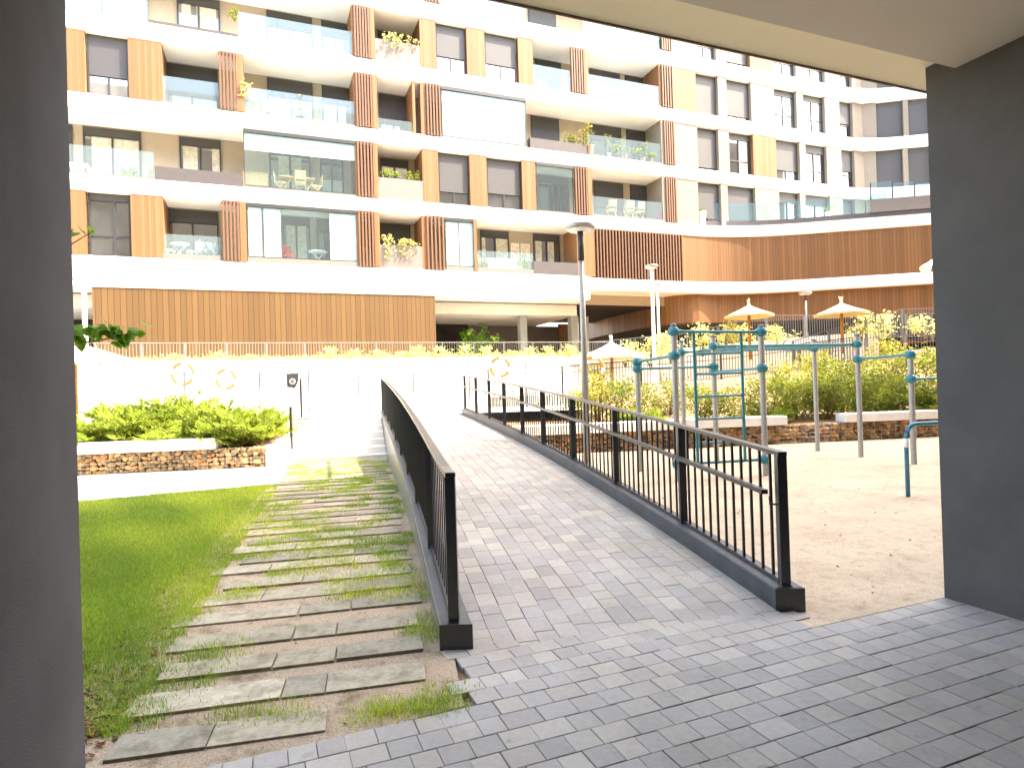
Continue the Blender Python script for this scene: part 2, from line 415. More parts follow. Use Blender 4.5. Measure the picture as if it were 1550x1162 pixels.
struct(b.build('ramp_bed', M['joint_sand']))
# ---- stepping slab path
rnd = random.Random(11); b = MB()
pa = R(12.5)
Yc = 2.78
k = 0
while Yc < 14.9:
    dep = rnd.uniform(.20, .25); 
    xl = pathL(Yc)+rnd.uniform(-.12, .16); xr = RL(Yc+.35)-.26-rnd.uniform(0., .06)
    if k == 0: xr = -.95; dep = .22
    x = xl
    while x < xr-.12:
        last = .52+.02*(k % 2)
        L = rnd.choice((.5, .62, .62, .75, .85))
        if x < xr-last-.02: L = min(L, xr-last-x)
        else: L = xr-x
        if L < .03: break
        col = rnd.choice(((1., 1., 1.), (.8, .8, .8), (1.12, 1.1, 1.04), (.66, .67, .68), (.9, .9, .86)))
        kq = rnd.uniform(.92, 1.08); b.col = tuple(c*kq for c in col)
        yo = Yc+(x-xl)*math.tan(pa)*1.; jz = rnd.uniform(-.004, .005); tl = rnd.uniform(-.003, .003)
        P = []
        for zz in (-.04, .014+jz):
            for (xx, yy) in ((x+.006, 0), (x+L-.006, 0), (x+L-.006, dep), (x+.006, dep)):
                P.append((xx-yy*.22+rnd.uniform(-.006, .006), yo+(xx-x)*math.tan(pa)+yy+rnd.uniform(-.005, .005), zz+(tl if zz > 0 else 0)))
        b.add(P, [(3, 2, 1, 0), (4, 5, 6, 7), (0, 1, 5, 4), (1, 2, 6, 5), (2, 3, 7, 6), (3, 0, 4, 7)])
        x += L
    Yc += dep+rnd.uniform(.145, .19) if Yc < 12.4 else dep+.15
    k += 1
struct(b.build('path', M['slab']))
# bits of bark and stones beside the path
b = MB()
for i in range(330):
    Y = 2.75+abs(rnd.gauss(0, 1.3)); x = pathL(Y)-abs(rnd.gauss(0, .3))-.03; r_ = rnd.uniform(.006, .03)
    if rnd.random() < .22: x = rnd.uniform(pathL(Y), -.5); r_ *= .5
    if Y < 4.6+(x-3.09)*.396: continue
    b.col = rnd.choice(((.35, .2, .15), (.55, .4, .3), (1, .95, .85), (.25, .14, .1), (.7, .35, .25)))
    P = [(x+rnd.uniform(-1, 1)*r_, Y+rnd.uniform(-1, 1)*r_, rnd.uniform(0, .8)*r_+.001) for _ in range(8)]
    b.add(P, [(0, 1, 2), (1, 3, 2), (3, 4, 5), (4, 6, 5), (5, 6, 7), (2, 6, 0), (0, 4, 3)])
for i in range(200):
    Y = 2.9+abs(rnd.gauss(0, .7)); x = -.74*Y+abs(rnd.gauss(0, .16)); r_ = rnd.uniform(.012, .045)
    b.col = rnd.choice(((.35, .2, .15), (.5, .32, .24), (.25, .14, .1), (.6, .3, .2)))
    P = [(x+rnd.uniform(-1, 1)*r_, Y+rnd.uniform(-1, 1)*r_*.6, rnd.uniform(0, .6)*r_+.001) for _ in range(8)]
    b.add(P, [(0, 1, 2), (1, 3, 2), (3, 4, 5), (4, 6, 5), (5, 6, 7), (2, 6, 0), (0, 4, 3)])
tag(b.build('bark_debris', M['stone']), 'brown bark chips and pebbles scattered along the left side of the stepping slabs', 'bark chips', kind='stuff')
b = MB()
for i in range(200):
    Y = rnd.uniform(4.4, 14.5); x = rnd.uniform(RR(Y)+.3, 1.5+Y*.55); r_ = rnd.uniform(.006, .02)
    if Y < 4.7+(x-3.09)*.396: continue
    g_ = rnd.uniform(.55, 1.3); b.col = (g_, g_*.98, g_*.95) if rnd.random() < .8 else (.5, .38, .25)
    P = [(x+rnd.uniform(-1, 1)*r_, Y+rnd.uniform(-1, 1)*r_, rnd.uniform(0, .8)*r_-.003) for _ in range(8)]
    b.add(P, [(0, 1, 2), (1, 3, 2), (3, 4, 5), (4, 6, 5), (5, 6, 7), (2, 6, 0), (0, 4, 3)])
tag(b.build('pebbles', M['stone']), 'loose pebbles and leaf bits on the sandy exercise ground', 'pebbles', kind='stuff')
# ---- grass blades
def blades(px, py, hmin, hmax, n_each, spread, z0=0.):
    N = len(px)*n_each
    x = np.repeat(px, n_each)+RNG.normal(0, spread, N); y = np.repeat(py, n_each)+RNG.normal(0, spread, N)
    h = RNG.uniform(hmin, hmax, N); a = RNG.uniform(0, 2*np.pi, N); w = RNG.uniform(.0012, .0028, N); ln = RNG.uniform(.2, .9, N)*h
    b = RNG.uniform(0, 2*np.pi, N)
    p0 = np.c_[x-w*np.cos(a), y-w*np.sin(a), np.full(N, z0)]; p1 = np.c_[x+w*np.cos(a), y+w*np.sin(a), np.full(N, z0)]
    p2 = np.c_[x+ln*np.cos(b), y+ln*np.sin(b), z0+h]
    pm0 = p0*.45+p2*.55-np.c_[np.cos(b)*ln*.2, np.sin(b)*ln*.2, -h*.12]; 
    V = np.stack([p0, p1, pm0+np.c_[w*np.cos(a), w*np.sin(a), 0*w]*1.4, pm0, p2], 1).reshape(-1, 3)
    base = np.arange(N)*5
    F = np.concatenate([np.stack([base, base+1, base+2], 1), np.stack([base, base+2, base+3], 1), np.stack([base+3, base+2, base+4], 1)])
    k = RNG.uniform(.65, 1.35, N); yel = RNG.random(N) < .13
    T = np.stack([k*np.where(yel, 1.9, 1.), k*np.where(yel, 1.15, 1.), k*np.where(yel, 1.3, 1.)], 1)
    pt = np.clip(.5+.32*np.sin(x*1.7+y*.9)+.25*np.sin(x*.6-y*2.1+1.)+.22*np.sin(x*4.3+y*3.7), 0, 1)[:, None]
    T = T*(.72+.5*pt)*np.array([1.18, 1., 1.])**(1.6*pt-.5)
    return V, F, np.repeat(T, 5, 0)
def lawn_pts(n):
    Y = 3.+RNG.random(n)**1.25*8.6; xl = np.maximum(-.76*Y-.4, -11.5); xr = -2.0-.285*(Y-3.05)+.05
    x = xl+(xr-xl)*RNG.random(n)
    # bare and patchy close to the wall
    noise = np.sin(x*3.1+1.3)*np.sin(Y*2.7)+np.sin(x*7.3+Y*5.1)*.5
    keep = (RNG.random(n) < np.clip((Y-3.4)/2.2+.15+noise*.22, .05, 1.)) & (Y < 10.1+(x+7.1)*.492+.05*np.sin(x*5)+.04*np.sin(x*13)+RNG.normal(0, .05, n))
    return x[keep], Y[keep]
x, y = lawn_pts(72000); V1, F1, T1 = blades(x, y, .014, .046, 3, .012)
# tufts in the path gaps
tx, ty = [], []
rows_n = 1150
for i in range(rows_n):
    Y = rnd.uniform(3.1, 15.); xx = rnd.uniform(pathL(Y), RL(Y)-.2)
    dens = math.sin(xx*2.3+Y*1.9)+math.sin(xx*5.7-Y*3.3)*.7+(.55 if Y > 5 else -.2)
    if dens > .05: tx.append(xx); ty.append(Y)
V2, F2, T2 = blades(np.array(tx), np.array(ty), .010, .052, 95, .065)
tx = [min(-.36, rnd.gauss(-.58, .17)) for _ in range(26)]; ty = [3.24+(a+.5)*.2+rnd.gauss(0, .05) for a in tx]
V3, F3, T3 = blades(np.array(tx), np.array(ty), .010, .038, 80, .05)
off1 = len(V1); off2 = off1+len(V2)
ob = big_mesh('grass', np.concatenate([V1, V2, V3]), np.concatenate([F1, F2+off1, F3+off2]), M['grass_blade'], tint=np.concatenate([T1, T2, T3]))
tag(ob, 'short green lawn grass with tufts growing between the stepping slabs', 'grass', kind='stuff')
# ---- steps
ND = 17.0
b = MB()
for i in range(6):
    z1 = ZD*(i+1)/6; y0 = 14.72+i*.36
    xr = lambda Y: RL(Y)-.19
    sk = .135
    for (xa, xb) in ((-5.42-.1*i*0, None),):
        xb = xr(y0)
        P = [(xa, y0+(xa+3)*sk, z1-ZD/6-.05), (xb, y0+(xb+3)*sk, z1-ZD/6-.05), (xb, 17.9, z1-ZD/6-.05), (xa, 17.9, z1-ZD/6-.05)]
        P += [(p[0], p[1], z1) for p in P]
        b.add(P, [(4, 5, 6, 7), (0, 1, 5, 4), (1, 2, 6, 5), (3, 0, 4, 7)])
        # nosing
        yn = y0-.02
        P = [(xa, yn+(xa+3)*sk, z1-.03), (xb, yn+(xb+3)*sk, z1-.03), (xb, y0+.3+(xb+3)*sk, z1-.03), (xa, y0+.3+(xa+3)*sk, z1-.03)]
        P += [(p[0], p[1], z1+.004) for p in P]
        b.add(P, [(4, 5, 6, 7), (0, 1, 5, 4), (1, 2, 6, 5), (3, 0, 4, 7)])
for i in range(6):
    b.box(-5.66, -5.424, gab(-5.5)+.02+i*.62, gab(-5.5)+.64+i*.62-.004, -.05, .50+i*.09)
tag(b.build('stairs', M['bench_white']), 'six pale concrete steps rising beside the ramp from the slab path', 'stairs')
# ---- terrain beyond the gabions
nx, ny = 110, 60
xs = np.linspace(-45, 55, nx); ysg = np.concatenate([np.linspace(0, 6, 28), np.linspace(6.3, 32, ny-28)])
def sm(a, lo, hi):
    t = max(0., min(1., (a-lo)/(hi-lo))); return t*t*(3-2*t)
def terr(x, y):
    d = y-gab(x)
    if x < -2.5: return .42+(.93-.42)*sm(d, .2, 3.2)
    hi = .93+max(0., x-2.)*.115*sm(d, 2, 9)
    return .42+(hi-.42)*max(0., min(1., d/6.))
V = []; F = []
for j, dy in enumerate(ysg):
    for i, x in enumerate(xs):
        y = gab(x)+.25+dy; V.append((x, y, terr(x, y)))
for j in range(ny-1):
    for i in range(nx-1):
        cx = (xs[i]+xs[i+1])/2; cy = gab(cx)+.25+(ysg[j]+ysg[j+1])/2
        if cy < 17.75 and RL(cy)-.0 > -99 and (-5.9 < cx < RR(cy)+.6): continue
        F.append((j*nx+i, j*nx+i+1, (j+1)*nx+i+1, (j+1)*nx+i))
struct(big_mesh('terrain', np.array(V), np.array(F), M['soil']))
dk = MB(); dk.quad((-40, 17.6, .955), (2.0, 17.6, .955), (3.5, 30, .955), (-40, 30, .955)); struct(dk.build('pool_deck', M['deck']))
# ================================================================ RAMP RAILINGS
def rail_thing(name, label, edge, inward, ys_posts, y_end, z0top):
    """edge(Y): inner edge of the ramp; kerb lies outside it (inward = +1 when the ramp is at +x of the rail)"""
    x0, y0 = edge(ys_posts[0]), ys_posts[0]
    t = thing(name, label, 'railing', (x0, y0, 0))
    kw = .20
    c = lambda Y: (edge(Y)-inward*kw*.52, Y)
    # kerb swept in short pieces: one mesh
    b = MB(); n = 26; Y0 = ys_posts[0]-.06
    st = [Y0+(y_end-Y0)*i/n for i in range(n+1)]
    V = []; F = []
    for Y in st:
        xi = edge(Y); xo = xi-inward*kw; zt = ZR(Y)+.155; zl = ZR(Y)+.012
        V += [(xi, Y, zl-.05), (xi, Y, zt-.008), (xi-inward*.008, Y, zt), (xo+inward*.008, Y, zt), (xo, Y, zt-.008), (xo, Y, zt-.055), (xo+inward*.012, Y, zt-.06)]
    m_ = 7
    for i in range(n):
        for k in range(m_-1):
            F.append((i*m_+k, i*m_+k+1, (i+1)*m_+k+1, (i+1)*m_+k))
    F.append(tuple(range(m_))); F.append(tuple(range(n*m_+m_-1, n*m_-1, -1)))
    b.add(V, F); b.build('kerb', M['kerb_steel'], t)
    # retaining wall face below the kerb
    b = MB()
    for i in range(n):
        a0, a1 = st[i], st[i+1]
        xo0 = edge(a0)-inward*(kw-.012); xo1 = edge(a1)-inward*(kw-.012)
        b.quad((xo0, a0, -.04), (xo1, a1, -.04), (xo1, a1, ZR(a1)+.097), (xo0, a0, ZR(a0)+.097))
    b.build('side_wall', M['side_plate'], t)
    b = MB(); xi = edge(Y0); b.box(xi-inward*(kw+.004), xi+inward*.004, Y0-.014, Y0-.001, -.0, .16); b.box(xi-inward*(kw+.004), xi-inward*(kw*.66), Y0-.0135, Y0-.001, -.12, -.0005)
    b.build('end_plate', M['black_metal'], t)
    Ht = .945
    top = lambda Y: ZR(Y)+.155+Ht-.0*Y
    for i, Y in enumerate(ys_posts):
        x, _ = c(Y); b = MB(); b.box(x-.033, x+.033, Y-.030, Y+.030, ZR(Y)+.15, top(Y)-.028)
        b.box(x-.034, x+.034, Y-.05, Y+.05, ZR(Y)+.151, ZR(Y)+.160)
        b.build('post', M['black_metal'], t)
    b = MB(); n2 = 40; ya, yb = ys_posts[0]-.028, y_end
    pts = [(*c(ya+(yb-ya)*i/n2), top(ya+(yb-ya)*i/n2)-.014) for i in range(n2+1)]
    V = []; F = []
    for (x, Y, z) in pts: V += [(x-.032, Y, z-.014), (x+.032, Y, z-.014), (x+.032, Y, z+.014), (x-.032, Y, z+.014)]
    for i in range(n2):
        for k in range(4): F.append((i*4+k, i*4+(k+1) % 4, (i+1)*4+(k+1) % 4, (i+1)*4+k))
    F += [(0, 1, 2, 3), (n2*4+3, n2*4+2, n2*4+1, n2*4)]
    b.add(V, F); b.build('top_rail', M['black_metal'], t)
    # bottom rail just above kerb
    b = MB()
    V = []
    for (x, Y, z) in pts:
        zz = ZR(Y)+.175; V += [(x-.017, Y, zz-.006), (x+.017, Y, zz-.006), (x+.017, Y, zz+.006), (x-.017, Y, zz+.006)]
    b.add(V, F); b.build('bottom_rail', M['black_metal'], t)
    if inward < 0:
        b = MB(); hx = inward*.085; ya2 = ys_posts[0]+.06; V = []
        for i in range(n2+1):
            Y = ya2+(yb-ya2)*i/n2; x, _ = c(Y); z = top(Y)-.30
            V += [(x+hx-.024, Y, z-.016), (x+hx+.024, Y, z-.016), (x+hx+.024, Y, z+.016), (x+hx-.024, Y, z+.016)]
        b.add(V, F); hr = b.build('handrail', M['black_metal'], t)
        b = MB()
        for Y in ys_posts:
            x, _ = c(Y); z = top(Y)-.30
            b = MB(); b.tube([(x+inward*.02, Y+.0, z-.075), (x+hx, Y+.0, z-.075), (x+hx, Y+.0, z-.016)], .008, 6)
            b.box(x+inward*.026, x+inward*.034, Y-.02, Y+.02, z-.12, z+.03)
            b.build('bracket', M['black_metal'], hr)
    # infill bars, one panel per bay
    for i in range(len(ys_posts)):
        a0 = ys_posts[i]; a1 = ys_posts[i+1] if i+1 < len(ys_posts) else y_end
        nb = max(1, round((a1-a0)/.135)); b = MB()
        for k in range(1, nb):
            Y = a0+(a1-a0)*k/nb; x, _ = c(Y); hb = .005 if inward > 0 else .009; b.box(x-hb, x+hb, Y-hb, Y+hb, ZR(Y)+.17, top(Y)-.026)
        if b.v: b.build('bar_panel', M['black_metal'], t)
    return t
PR = [4.42, 5.98, 7.72, 9.40, 10.95, 12.30, 13.68, 15.0, 16.3, 17.55]
PL = [3.95, 5.5, 7.1, 8.7, 10.3, 11.9, 13.5, 15.0, 16.4, 17.6]
rail_thing('ramp_railing', 'black metal railing on the left edge of the paved ramp, above the stairs', RL, +1, PL, 17.66, 0)
rail_thing('ramp_railing', 'long black metal railing between the paved ramp and the sandy exercise area', RR, -1, PR, 17.60, 0)
# ================================================================ GABION WALLS AND BENCHES
def stone(b, c, r, rn):
    k = rn.uniform(.6, 1.25); base = rn.choice(((1, 1, 1), (1.25, .95, .7), (.8, .82, .8), (1.35, 1.2, .95), (.6, .55, .5)))
    b.col = tuple(x*k for x in base)
    V = []; n1 = 6
    rx, ry, rz = r*rn.uniform(.8, 1.5), r*.8, r*rn.uniform(.6, 1.0)
    rot = rn.uniform(-.5, .5)
    def P(u, v):
        j = rn.uniform(.80, 1.12); x = rx*math.cos(v)*math.cos(u)*j; y = ry*math.cos(v)*math.sin(u)*j; z = rz*math.sin(v)*j
        x, z = x*math.cos(rot)-z*math.sin(rot), x*math.sin(rot)+z*math.cos(rot)
        return (c[0]+x, c[1]+y, c[2]+z)
    V.append(P(0, -math.pi/2))
    for v in (-.6, .1, .75):
        for k in range(n1): V.append(P(2*math.pi*k/n1, v))
    V.append(P(0, math.pi/2)); F = []
    for k in range(n1):
        k2 = (k+1) % n1
        F.append((0, 1+k2, 1+k)); F.append((1+2*n1+k, 1+2*n1+k2, 1+3*n1))
        for q in range(2): F.append((1+q*n1+k, 1+q*n1+k2, 1+(q+1)*n1+k2, 1+(q+1)*n1+k))
    b.add(V, F)
def gabion(label, x0, x1, h, seed, slope=.135, yfun=gab):
    rn = random.Random(seed); t = thing('gabion_wall', label, 'gabion wall', ((x0+x1)/2, yfun((x0+x1)/2), 0))
    b = MB(); P = []
    for z in (-.05, h-.05):
        for (x, dy) in ((x0, .12), (x1, .12), (x1, .6), (x0, .6)): P.append((x, yfun(x)+dy, z))
    b.add(P, [(3, 2, 1, 0), (4, 5, 6, 7), (0, 1, 5, 4), (1, 2, 6, 5), (2, 3, 7, 6), (3, 0, 4, 7)]); b.build('core', M['dark_inside'], t)
    b = MB(); x = x0
    z = .05
    rowi = 0
    while z < h-.02:
        x = x0+rn.uniform(0, .08)
        while x < x1-.03:
            r = rn.uniform(.05, .085); stone(b, (x, yfun(x)+.09+rn.uniform(-.01, .02), min(z+rn.uniform(-.02, .02), h-.05)), r, rn); x += r*rn.uniform(1.5, 1.95)
        z += .088; rowi += 1
    x = x0
    while x < x1:       # top course
        for dy in (.18, .32, .46): stone(b, (x+rn.uniform(-.03, .03), yfun(x)+dy, h-.06), .07, rn)
        x += .13
    b.build('stones', M['stone'], t)
    b = MB(); xx = x0
    while xx <= x1+.01:
        b.tube([(xx, yfun(xx)+.012, 0), (xx, yfun(xx)+.012, h)], .003, 4); xx += .2
    for k in range(5):
        zz = .02+(h-.02)*k/4; b.tube([(x0, yfun(x0)+.012, zz), (x1, yfun(x1)+.012, zz)], .003, 4)
    b.build('wire_mesh', M['galvanised'], t)
    return t
gabion('stone-filled gabion wall holding up the juniper bed on the left', -10.9, -5.45, .47, 3)
gabion('long stone-filled gabion wall behind the exercise poles', RR(15)+.25, 15., .47, 4)
def bench(label, x0, x1, z0, z1, dy0=-.08, dy1=.45):
    t = thing('bench', label, 'bench', ((x0+x1)/2, gab((x0+x1)/2), z0)); n = max(1, round((x1-x0)/1.9))
    for i in range(n):
        a, c = x0+(x1-x0)*i/n+.004, x0+(x1-x0)*(i+1)/n-.004; b = MB(); P = []; e = .012
        for (z, q) in ((z0, 0), (z1-e, 0), (z1, e)):
            for (x, dy) in ((a+q, dy0+q), (c-q, dy0+q), (c-q, dy1-q), (a+q, dy1-q)): P.append((x, gab(x)+dy, z))
        b.add(P, [(3, 2, 1, 0), (8, 9, 10, 11)]+[(o+k, o+(k+1) % 4, o+4+(k+1) % 4, o+4+k) for o in (0, 4) for k in range(4)])
        b.build('slab', M['bench_white'], t)
    return t
bench('white concrete bench slab on the left gabion wall below the junipers', -10.85, -6.75, .475, .70)
bench('white concrete bench slab behind the ladder poles', RR(15)+.3, 6.95, .475, .70)
bench('white concrete bench slab behind the low blue-green bar at the right', 8.55, 14.8, .475, .69)
# ================================================================ EXERCISE FRAME
cal = thing('climbing_frame', 'climbing frame of grey poles with teal clamps, ladder and overhead bars', 'climbing frame', (4.3, 11.5, 0))
def pole(x, y, h, r=.05):
    b = MB(); b.tube([(x, y, -.05), (x, y, h-.05)], r, 14); p = b.build('pole', M['galvanised'], cal, smooth=False)
    b = MB(); b.lathe([(r+.002, h-.06), (r+.004, h-.03), (r*.8, h-.008), (r*.3, h)], 14, (x, y, 0)); b.build('cap', M['pole_cap'], p)
    return p
PB = {'A': (2.35, 11.57, 2.12), 'B': (2.72, 10.33, 2.62), 'C': (4.29, 10.61, 2.58), 'D': (3.65, 13.27, 2.54), 'E': (4.08, 12.50, 2.57), 'F': (6.83, 13.96, 2.52), 'G': (7.08, 12.67, 2.52), 'H': (7.34, 11.4, 2.10)}
PO = {k: pole(*v) for k, v in PB.items()}
def clamp(k, z, dirs=(), r=.095):
    x, y, h = PB[k]; b = MB()
    b.lathe([(.052, z-.075), (r*.82, z-.058), (r, z-.016), (r, z-.004), (r*.95, z), (r, z+.004), (r, z+.016), (r*.82, z+.058), (.052, z+.075)], 16, (x, y, 0))
    for (dx, dy) in dirs:
        l = math.hypot(dx, dy); dx, dy = dx/l, dy/l
        b.tube([(x+dx*.06, y+dy*.06, z), (x+dx*.15, y+dy*.15, z)], [.042, .030], 10)
        b.tube([(x+dx*.105-dy*.03, y+dy*.105+dx*.03, z+.03), (x+dx*.105+dy*.03, y+dy*.105-dx*.03, z-.03)], .010, 6)
    b.build('clamp', M['teal_paint'], PO[k], smooth=False)
def tbar(k1, z1, k2, z2, r=.025, mat='teal_paint'):
    a, c = PB[k1], PB[k2]; d = (c[0]-a[0], c[1]-a[1]); b = MB()
    b.tube([(a[0], a[1], z1), (c[0], c[1], z2)], r, 10); b.build('bar', M[mat], cal, smooth=False)
    clamp(k1, z1, [d]); clamp(k2, z2, [(-d[0], -d[1])])
zt = 2.48
tbar('B', zt, 'C', zt-.03)
tbar('A', 2.04, 'B', 2.08); tbar('A', 1.91, 'E', 1.93); tbar('E', 1.82, 'C', 1.83)
tbar('E', 2.34, 'G', 2.30, .024); tbar('D', 2.28, 'F', 2.30, .024)
tbar('G', 1.99, 'H', 2.01)
tbar('B', .27, 'C', .27)
b = MB()
for k in range(1, 13):          # overhead rungs
    t_ = k/13; a = [PB['E'][i]+(PB['G'][i]-PB['E'][i])*t_ for i in (0, 1)]; c = [PB['D'][i]+(PB['F'][i]-PB['D'][i])*t_ for i in (0, 1)]
    b.tube([(*a, 2.32-.04*t_), (*c, 2.28+.02*t_)], .016, 8)
b.build('overhead_rungs', M['teal_paint'], cal)
# bar running on to the right, hidden pole beyond the wall
PB['I'] = (9.25, 11.9, 2.1); PO['I'] = pole(*PB['I']); tbar('H', 1.56, 'I', 1.56)
dx, dy = PB['C'][0]-PB['B'][0], PB['C'][1]-PB['B'][1]
ptL = lambda t_: (PB['B'][0]+dx*t_, PB['B'][1]+dy*t_)
for t_ in (.225, .765):
    b = MB(); b.tube([(*ptL(t_), .27), (*ptL(t_), zt-.01)], .026, 10); b.build('ladder_rail', M['teal_paint'], cal)
for z in (.60, 1.0, 1.38, 1.76, 2.10):
    b = MB(); b.tube([(*ptL(.225), z), (*ptL(.765), z)], .019, 8); b.build('rung', M['teal_paint'], cal)
db = thing('dip_bar', 'low blue-green bent tube bar standing in the sand by the right wall', 'exercise bar', (5.28, 8.35, 0))
pts = [(5.28, 8.35, -.05), (5.28, 8.35, .80)]
for k in range(1, 7):
    a = k/6*math.pi/2; pts.append((5.28+.17*(1-math.cos(a)), 8.35+.02*(1-math.cos(a)), .80+.17*math.sin(a)))
pts += [(6.6, 8.5, .97), (6.77, 8.52, .95), (6.86, 8.53, .84), (6.86, 8.53, -.05)]
b = MB(); b.tube(pts, .028, 12); b.build('tube', M['teal_pipe'], db, smooth=True)
b = MB(); b.tube([(5.28, 8.35, .66), (5.28, 8.35, .78)], .0295, 12); b.build('sticker', M['white_paint'], db, smooth=True)
# ================================================================ LAMP POSTS
def lamp(label, x, y, z0, h, hd=.26, r=.06, mat='galvanised', grp='disc-headed lamp posts'):
    t = thing('street_lamp', label, 'street lamp', (x, y, z0), grp)
    b = MB(); b.tube([(x, y, z0-.1), (x, y, z0+h*.55), (x, y, z0+h*.86)], [r*1.15, r*.9, r*.8], 14); b.build('post', M[mat], t, smooth=True)
    b = MB(); b.tube([(x, y, z0+h*.86), (x, y, z0+h-.06)], r*.95, 14); b.build('collar', M['frame_grey' if mat == 'galvanised' else mat], t, smooth=True)
    b = MB(); b.lathe([(r, h-.10), (hd*.9, h-.075), (hd, h-.05), (hd, h-.005), (hd*.95, h+.01), (.02, h+.02)], 28, (x, y, z0)); hdo = b.build('lamp_head', M['galvanised'], t)
    b = MB(); b.lathe([(hd*.25, h-.11), (hd*.8, h-.092), (hd*.82, h-.078)], 24, (x, y, z0)); b.build('diffuser', M['white_paint'], hdo)
    b = MB(); b.box(x-.055, x+.055, y-r*1.18-.004, y-r*1.1, z0+.5, z0+.85); b.build('access_door', M[mat], t)
    return t
lamp('tall grey lamp post with flat disc head, right behind the ramp railing', 1.31, 11.11, 0, 4.50, .27)
p = A(985, 402, 22); lamp('white lamp post with disc head rising from the planted bed behind the ladder', p[0]+.02, 22, 1.15, p[2]-1.15, .24, .065, 'white_paint')
p = A(993, 430, 27); lamp('thin white lamp post just right of the white disc-headed one', p[0]+.05, 27, 1.6, p[2]-1.6, .16, .06, 'white_paint')
p = A(1219, 443, 29.5); lamp('distant grey lamp post between the two thatched parasols on the right', p[0], 29.5, 3., p[2]-3., .3, .05)
p = A(122, 413, 20.5); lamp('sunlit white lamp post at the far left beside the dark wall', p[0]+.1, 20.5, .95, p[2]-.95, .3, .085, 'white_paint')
# ================================================================ FENCES / RETAINING WALL / UPPER TERRACE
def fence(name, label, pts, h, mat, step=.12, post=1.5, barr=.008, cat='fence', low=.08, postr=.025, mids=(), grp=None, pmat=None):
    """pts: ground polyline (x,y,z)"""
    t = thing(name, label, cat, pts[0], grp); P = [np.array(p, float) for p in pts]
    rb = MB(); bb = MB()
    for a, c in zip(P[:-1], P[1:]):
        L = np.linalg.norm((c-a)[:2]); up_ = np.array([0, 0, 1.])
        rb.bar(a+up_*h, c+up_*h, .05, .03); rb.bar(a+up_*low, c+up_*low, .035, .02)
        for mz in mids: rb.bar(a+up_*mz, c+up_*mz, .035, .025)
        npst = max(1, round(L/post)); nb = max(1, round(L/step))
        for k in range(npst+(1 if c is P[-1] else 0)):
            q = a+(c-a)*k/npst; b = MB(); b.box(q[0]-postr, q[0]+postr, q[1]-postr, q[1]+postr, q[2]-.3, q[2]+h-.012); b.build('post', M[pmat or mat], t)
        for k in range(1, nb):
            q = a+(c-a)*k/nb; bb.box(q[0]-barr, q[0]+barr, q[1]-barr, q[1]+barr, q[2]+low, q[2]+h)
    rb.build('rails', M[mat], t); bb.build('bar_panel', M[mat], t)
    return t
def pline(pix, z=None):
    return [A(px, py, Y) for px, py, Y in pix]
# back retaining wall + terrace rail in front of the building
RWd = -2.0
def fpt(s, d, z): return FA.pt(s, d, z)
rw = thing('retaining_wall', 'long white retaining wall between the pool deck and the building terrace', 'retaining wall', fpt(0, RWd, .95))
pr = [fpt(-14, RWd, 0), fpt(8.2, RWd, 0), A(900, 541, 28.3), A(1000, 529, 28.0), A(1160, 519, 27.6), A(1330, 517, 27.0)]
ztop = [2.98, 2.98, 2.98, 3.12, 3.42, 3.6]
b = MB()
for i in range(len(pr)-1):
    a, c = pr[i], pr[i+1]
    b.quad((a[0], a[1], .5), (c[0], c[1], .5), (c[0], c[1], ztop[i+1]), (a[0], a[1], ztop[i]))
    b.quad((a[0], a[1], ztop[i]), (c[0], c[1], ztop[i+1]), (c[0]-.08, c[1]+.25, ztop[i+1]), (a[0]-.08, a[1]+.25, ztop[i]))
    b.quad((a[0]-.08, a[1]+.25, ztop[i]), (c[0]-.08, c[1]+.25, ztop[i+1]), (c[0]-.08, c[1]+.25, 2.), (a[0]-.08, a[1]+.25, 2.))
b.build('wall_face', M['white_wall'], rw)
# terrace ground
tb = MB(); tz = 2.62
tb.quad(fpt(-14, RWd+.1, tz), fpt(10.5, RWd+.1, tz), fpt(13, 14, tz), fpt(-14, 14, tz)); struct(tb.build('terrace', M['deck']))
tb = MB(); q = fpt(10.4, RWd+.1, 0)
tb.add([(q[0], q[1], 2.62), (A(1000, 529, 28.2)[0], 28.2, 2.75), (A(1160, 519, 27.8)[0], 27.8, 3.05), (26, 27, 3.3), (34, 48, 3.3), (5, 48, 2.62)], [(0, 1, 2, 3, 4, 5)]); struct(tb.build('terrace', M['soil']))
rtop = 3.64; zb = 2.62
fence('terrace_railing', 'grey bar railing along the terrace in front of the wooden ground floor wall', [fpt(-13, RWd+.45, zb), fpt(4.9, RWd+.45, zb), fpt(13.2, RWd+.45, zb)], rtop-zb, 'fence_light', .105, 1.36, .007, 'railing')
a = A(890, 520, 29.2); 
fence('terrace_railing', 'grey bar railing climbing the planted slope left of the thatched parasols', [(a[0], 29.2, 2.62), (A(1040, 505, 28.6)[0], 28.6, A(1040, 505, 28.6)[2]-1.02), (A(1158, 478, 28)[0], 28, A(1158, 478, 28)[2]-1.05)], 1.05, 'fence_grey', .11, 1.5, .009, 'railing')
fence('terrace_railing', 'tall level grey bar railing behind the right thatched parasol', [(A(1160, 477, 28)[0], 28, A(1160, 477, 28)[2]-1.1), (A(1330, 477, 28.2)[0], 28.2, A(1330, 477, 28.2)[2]-1.1), (A(1450, 477, 28.4)[0], 28.4, A(1330, 477, 28.2)[2]-1.1)], 1.1, 'fence_grey', .11, 1.5, .010, 'railing', postr=.035)
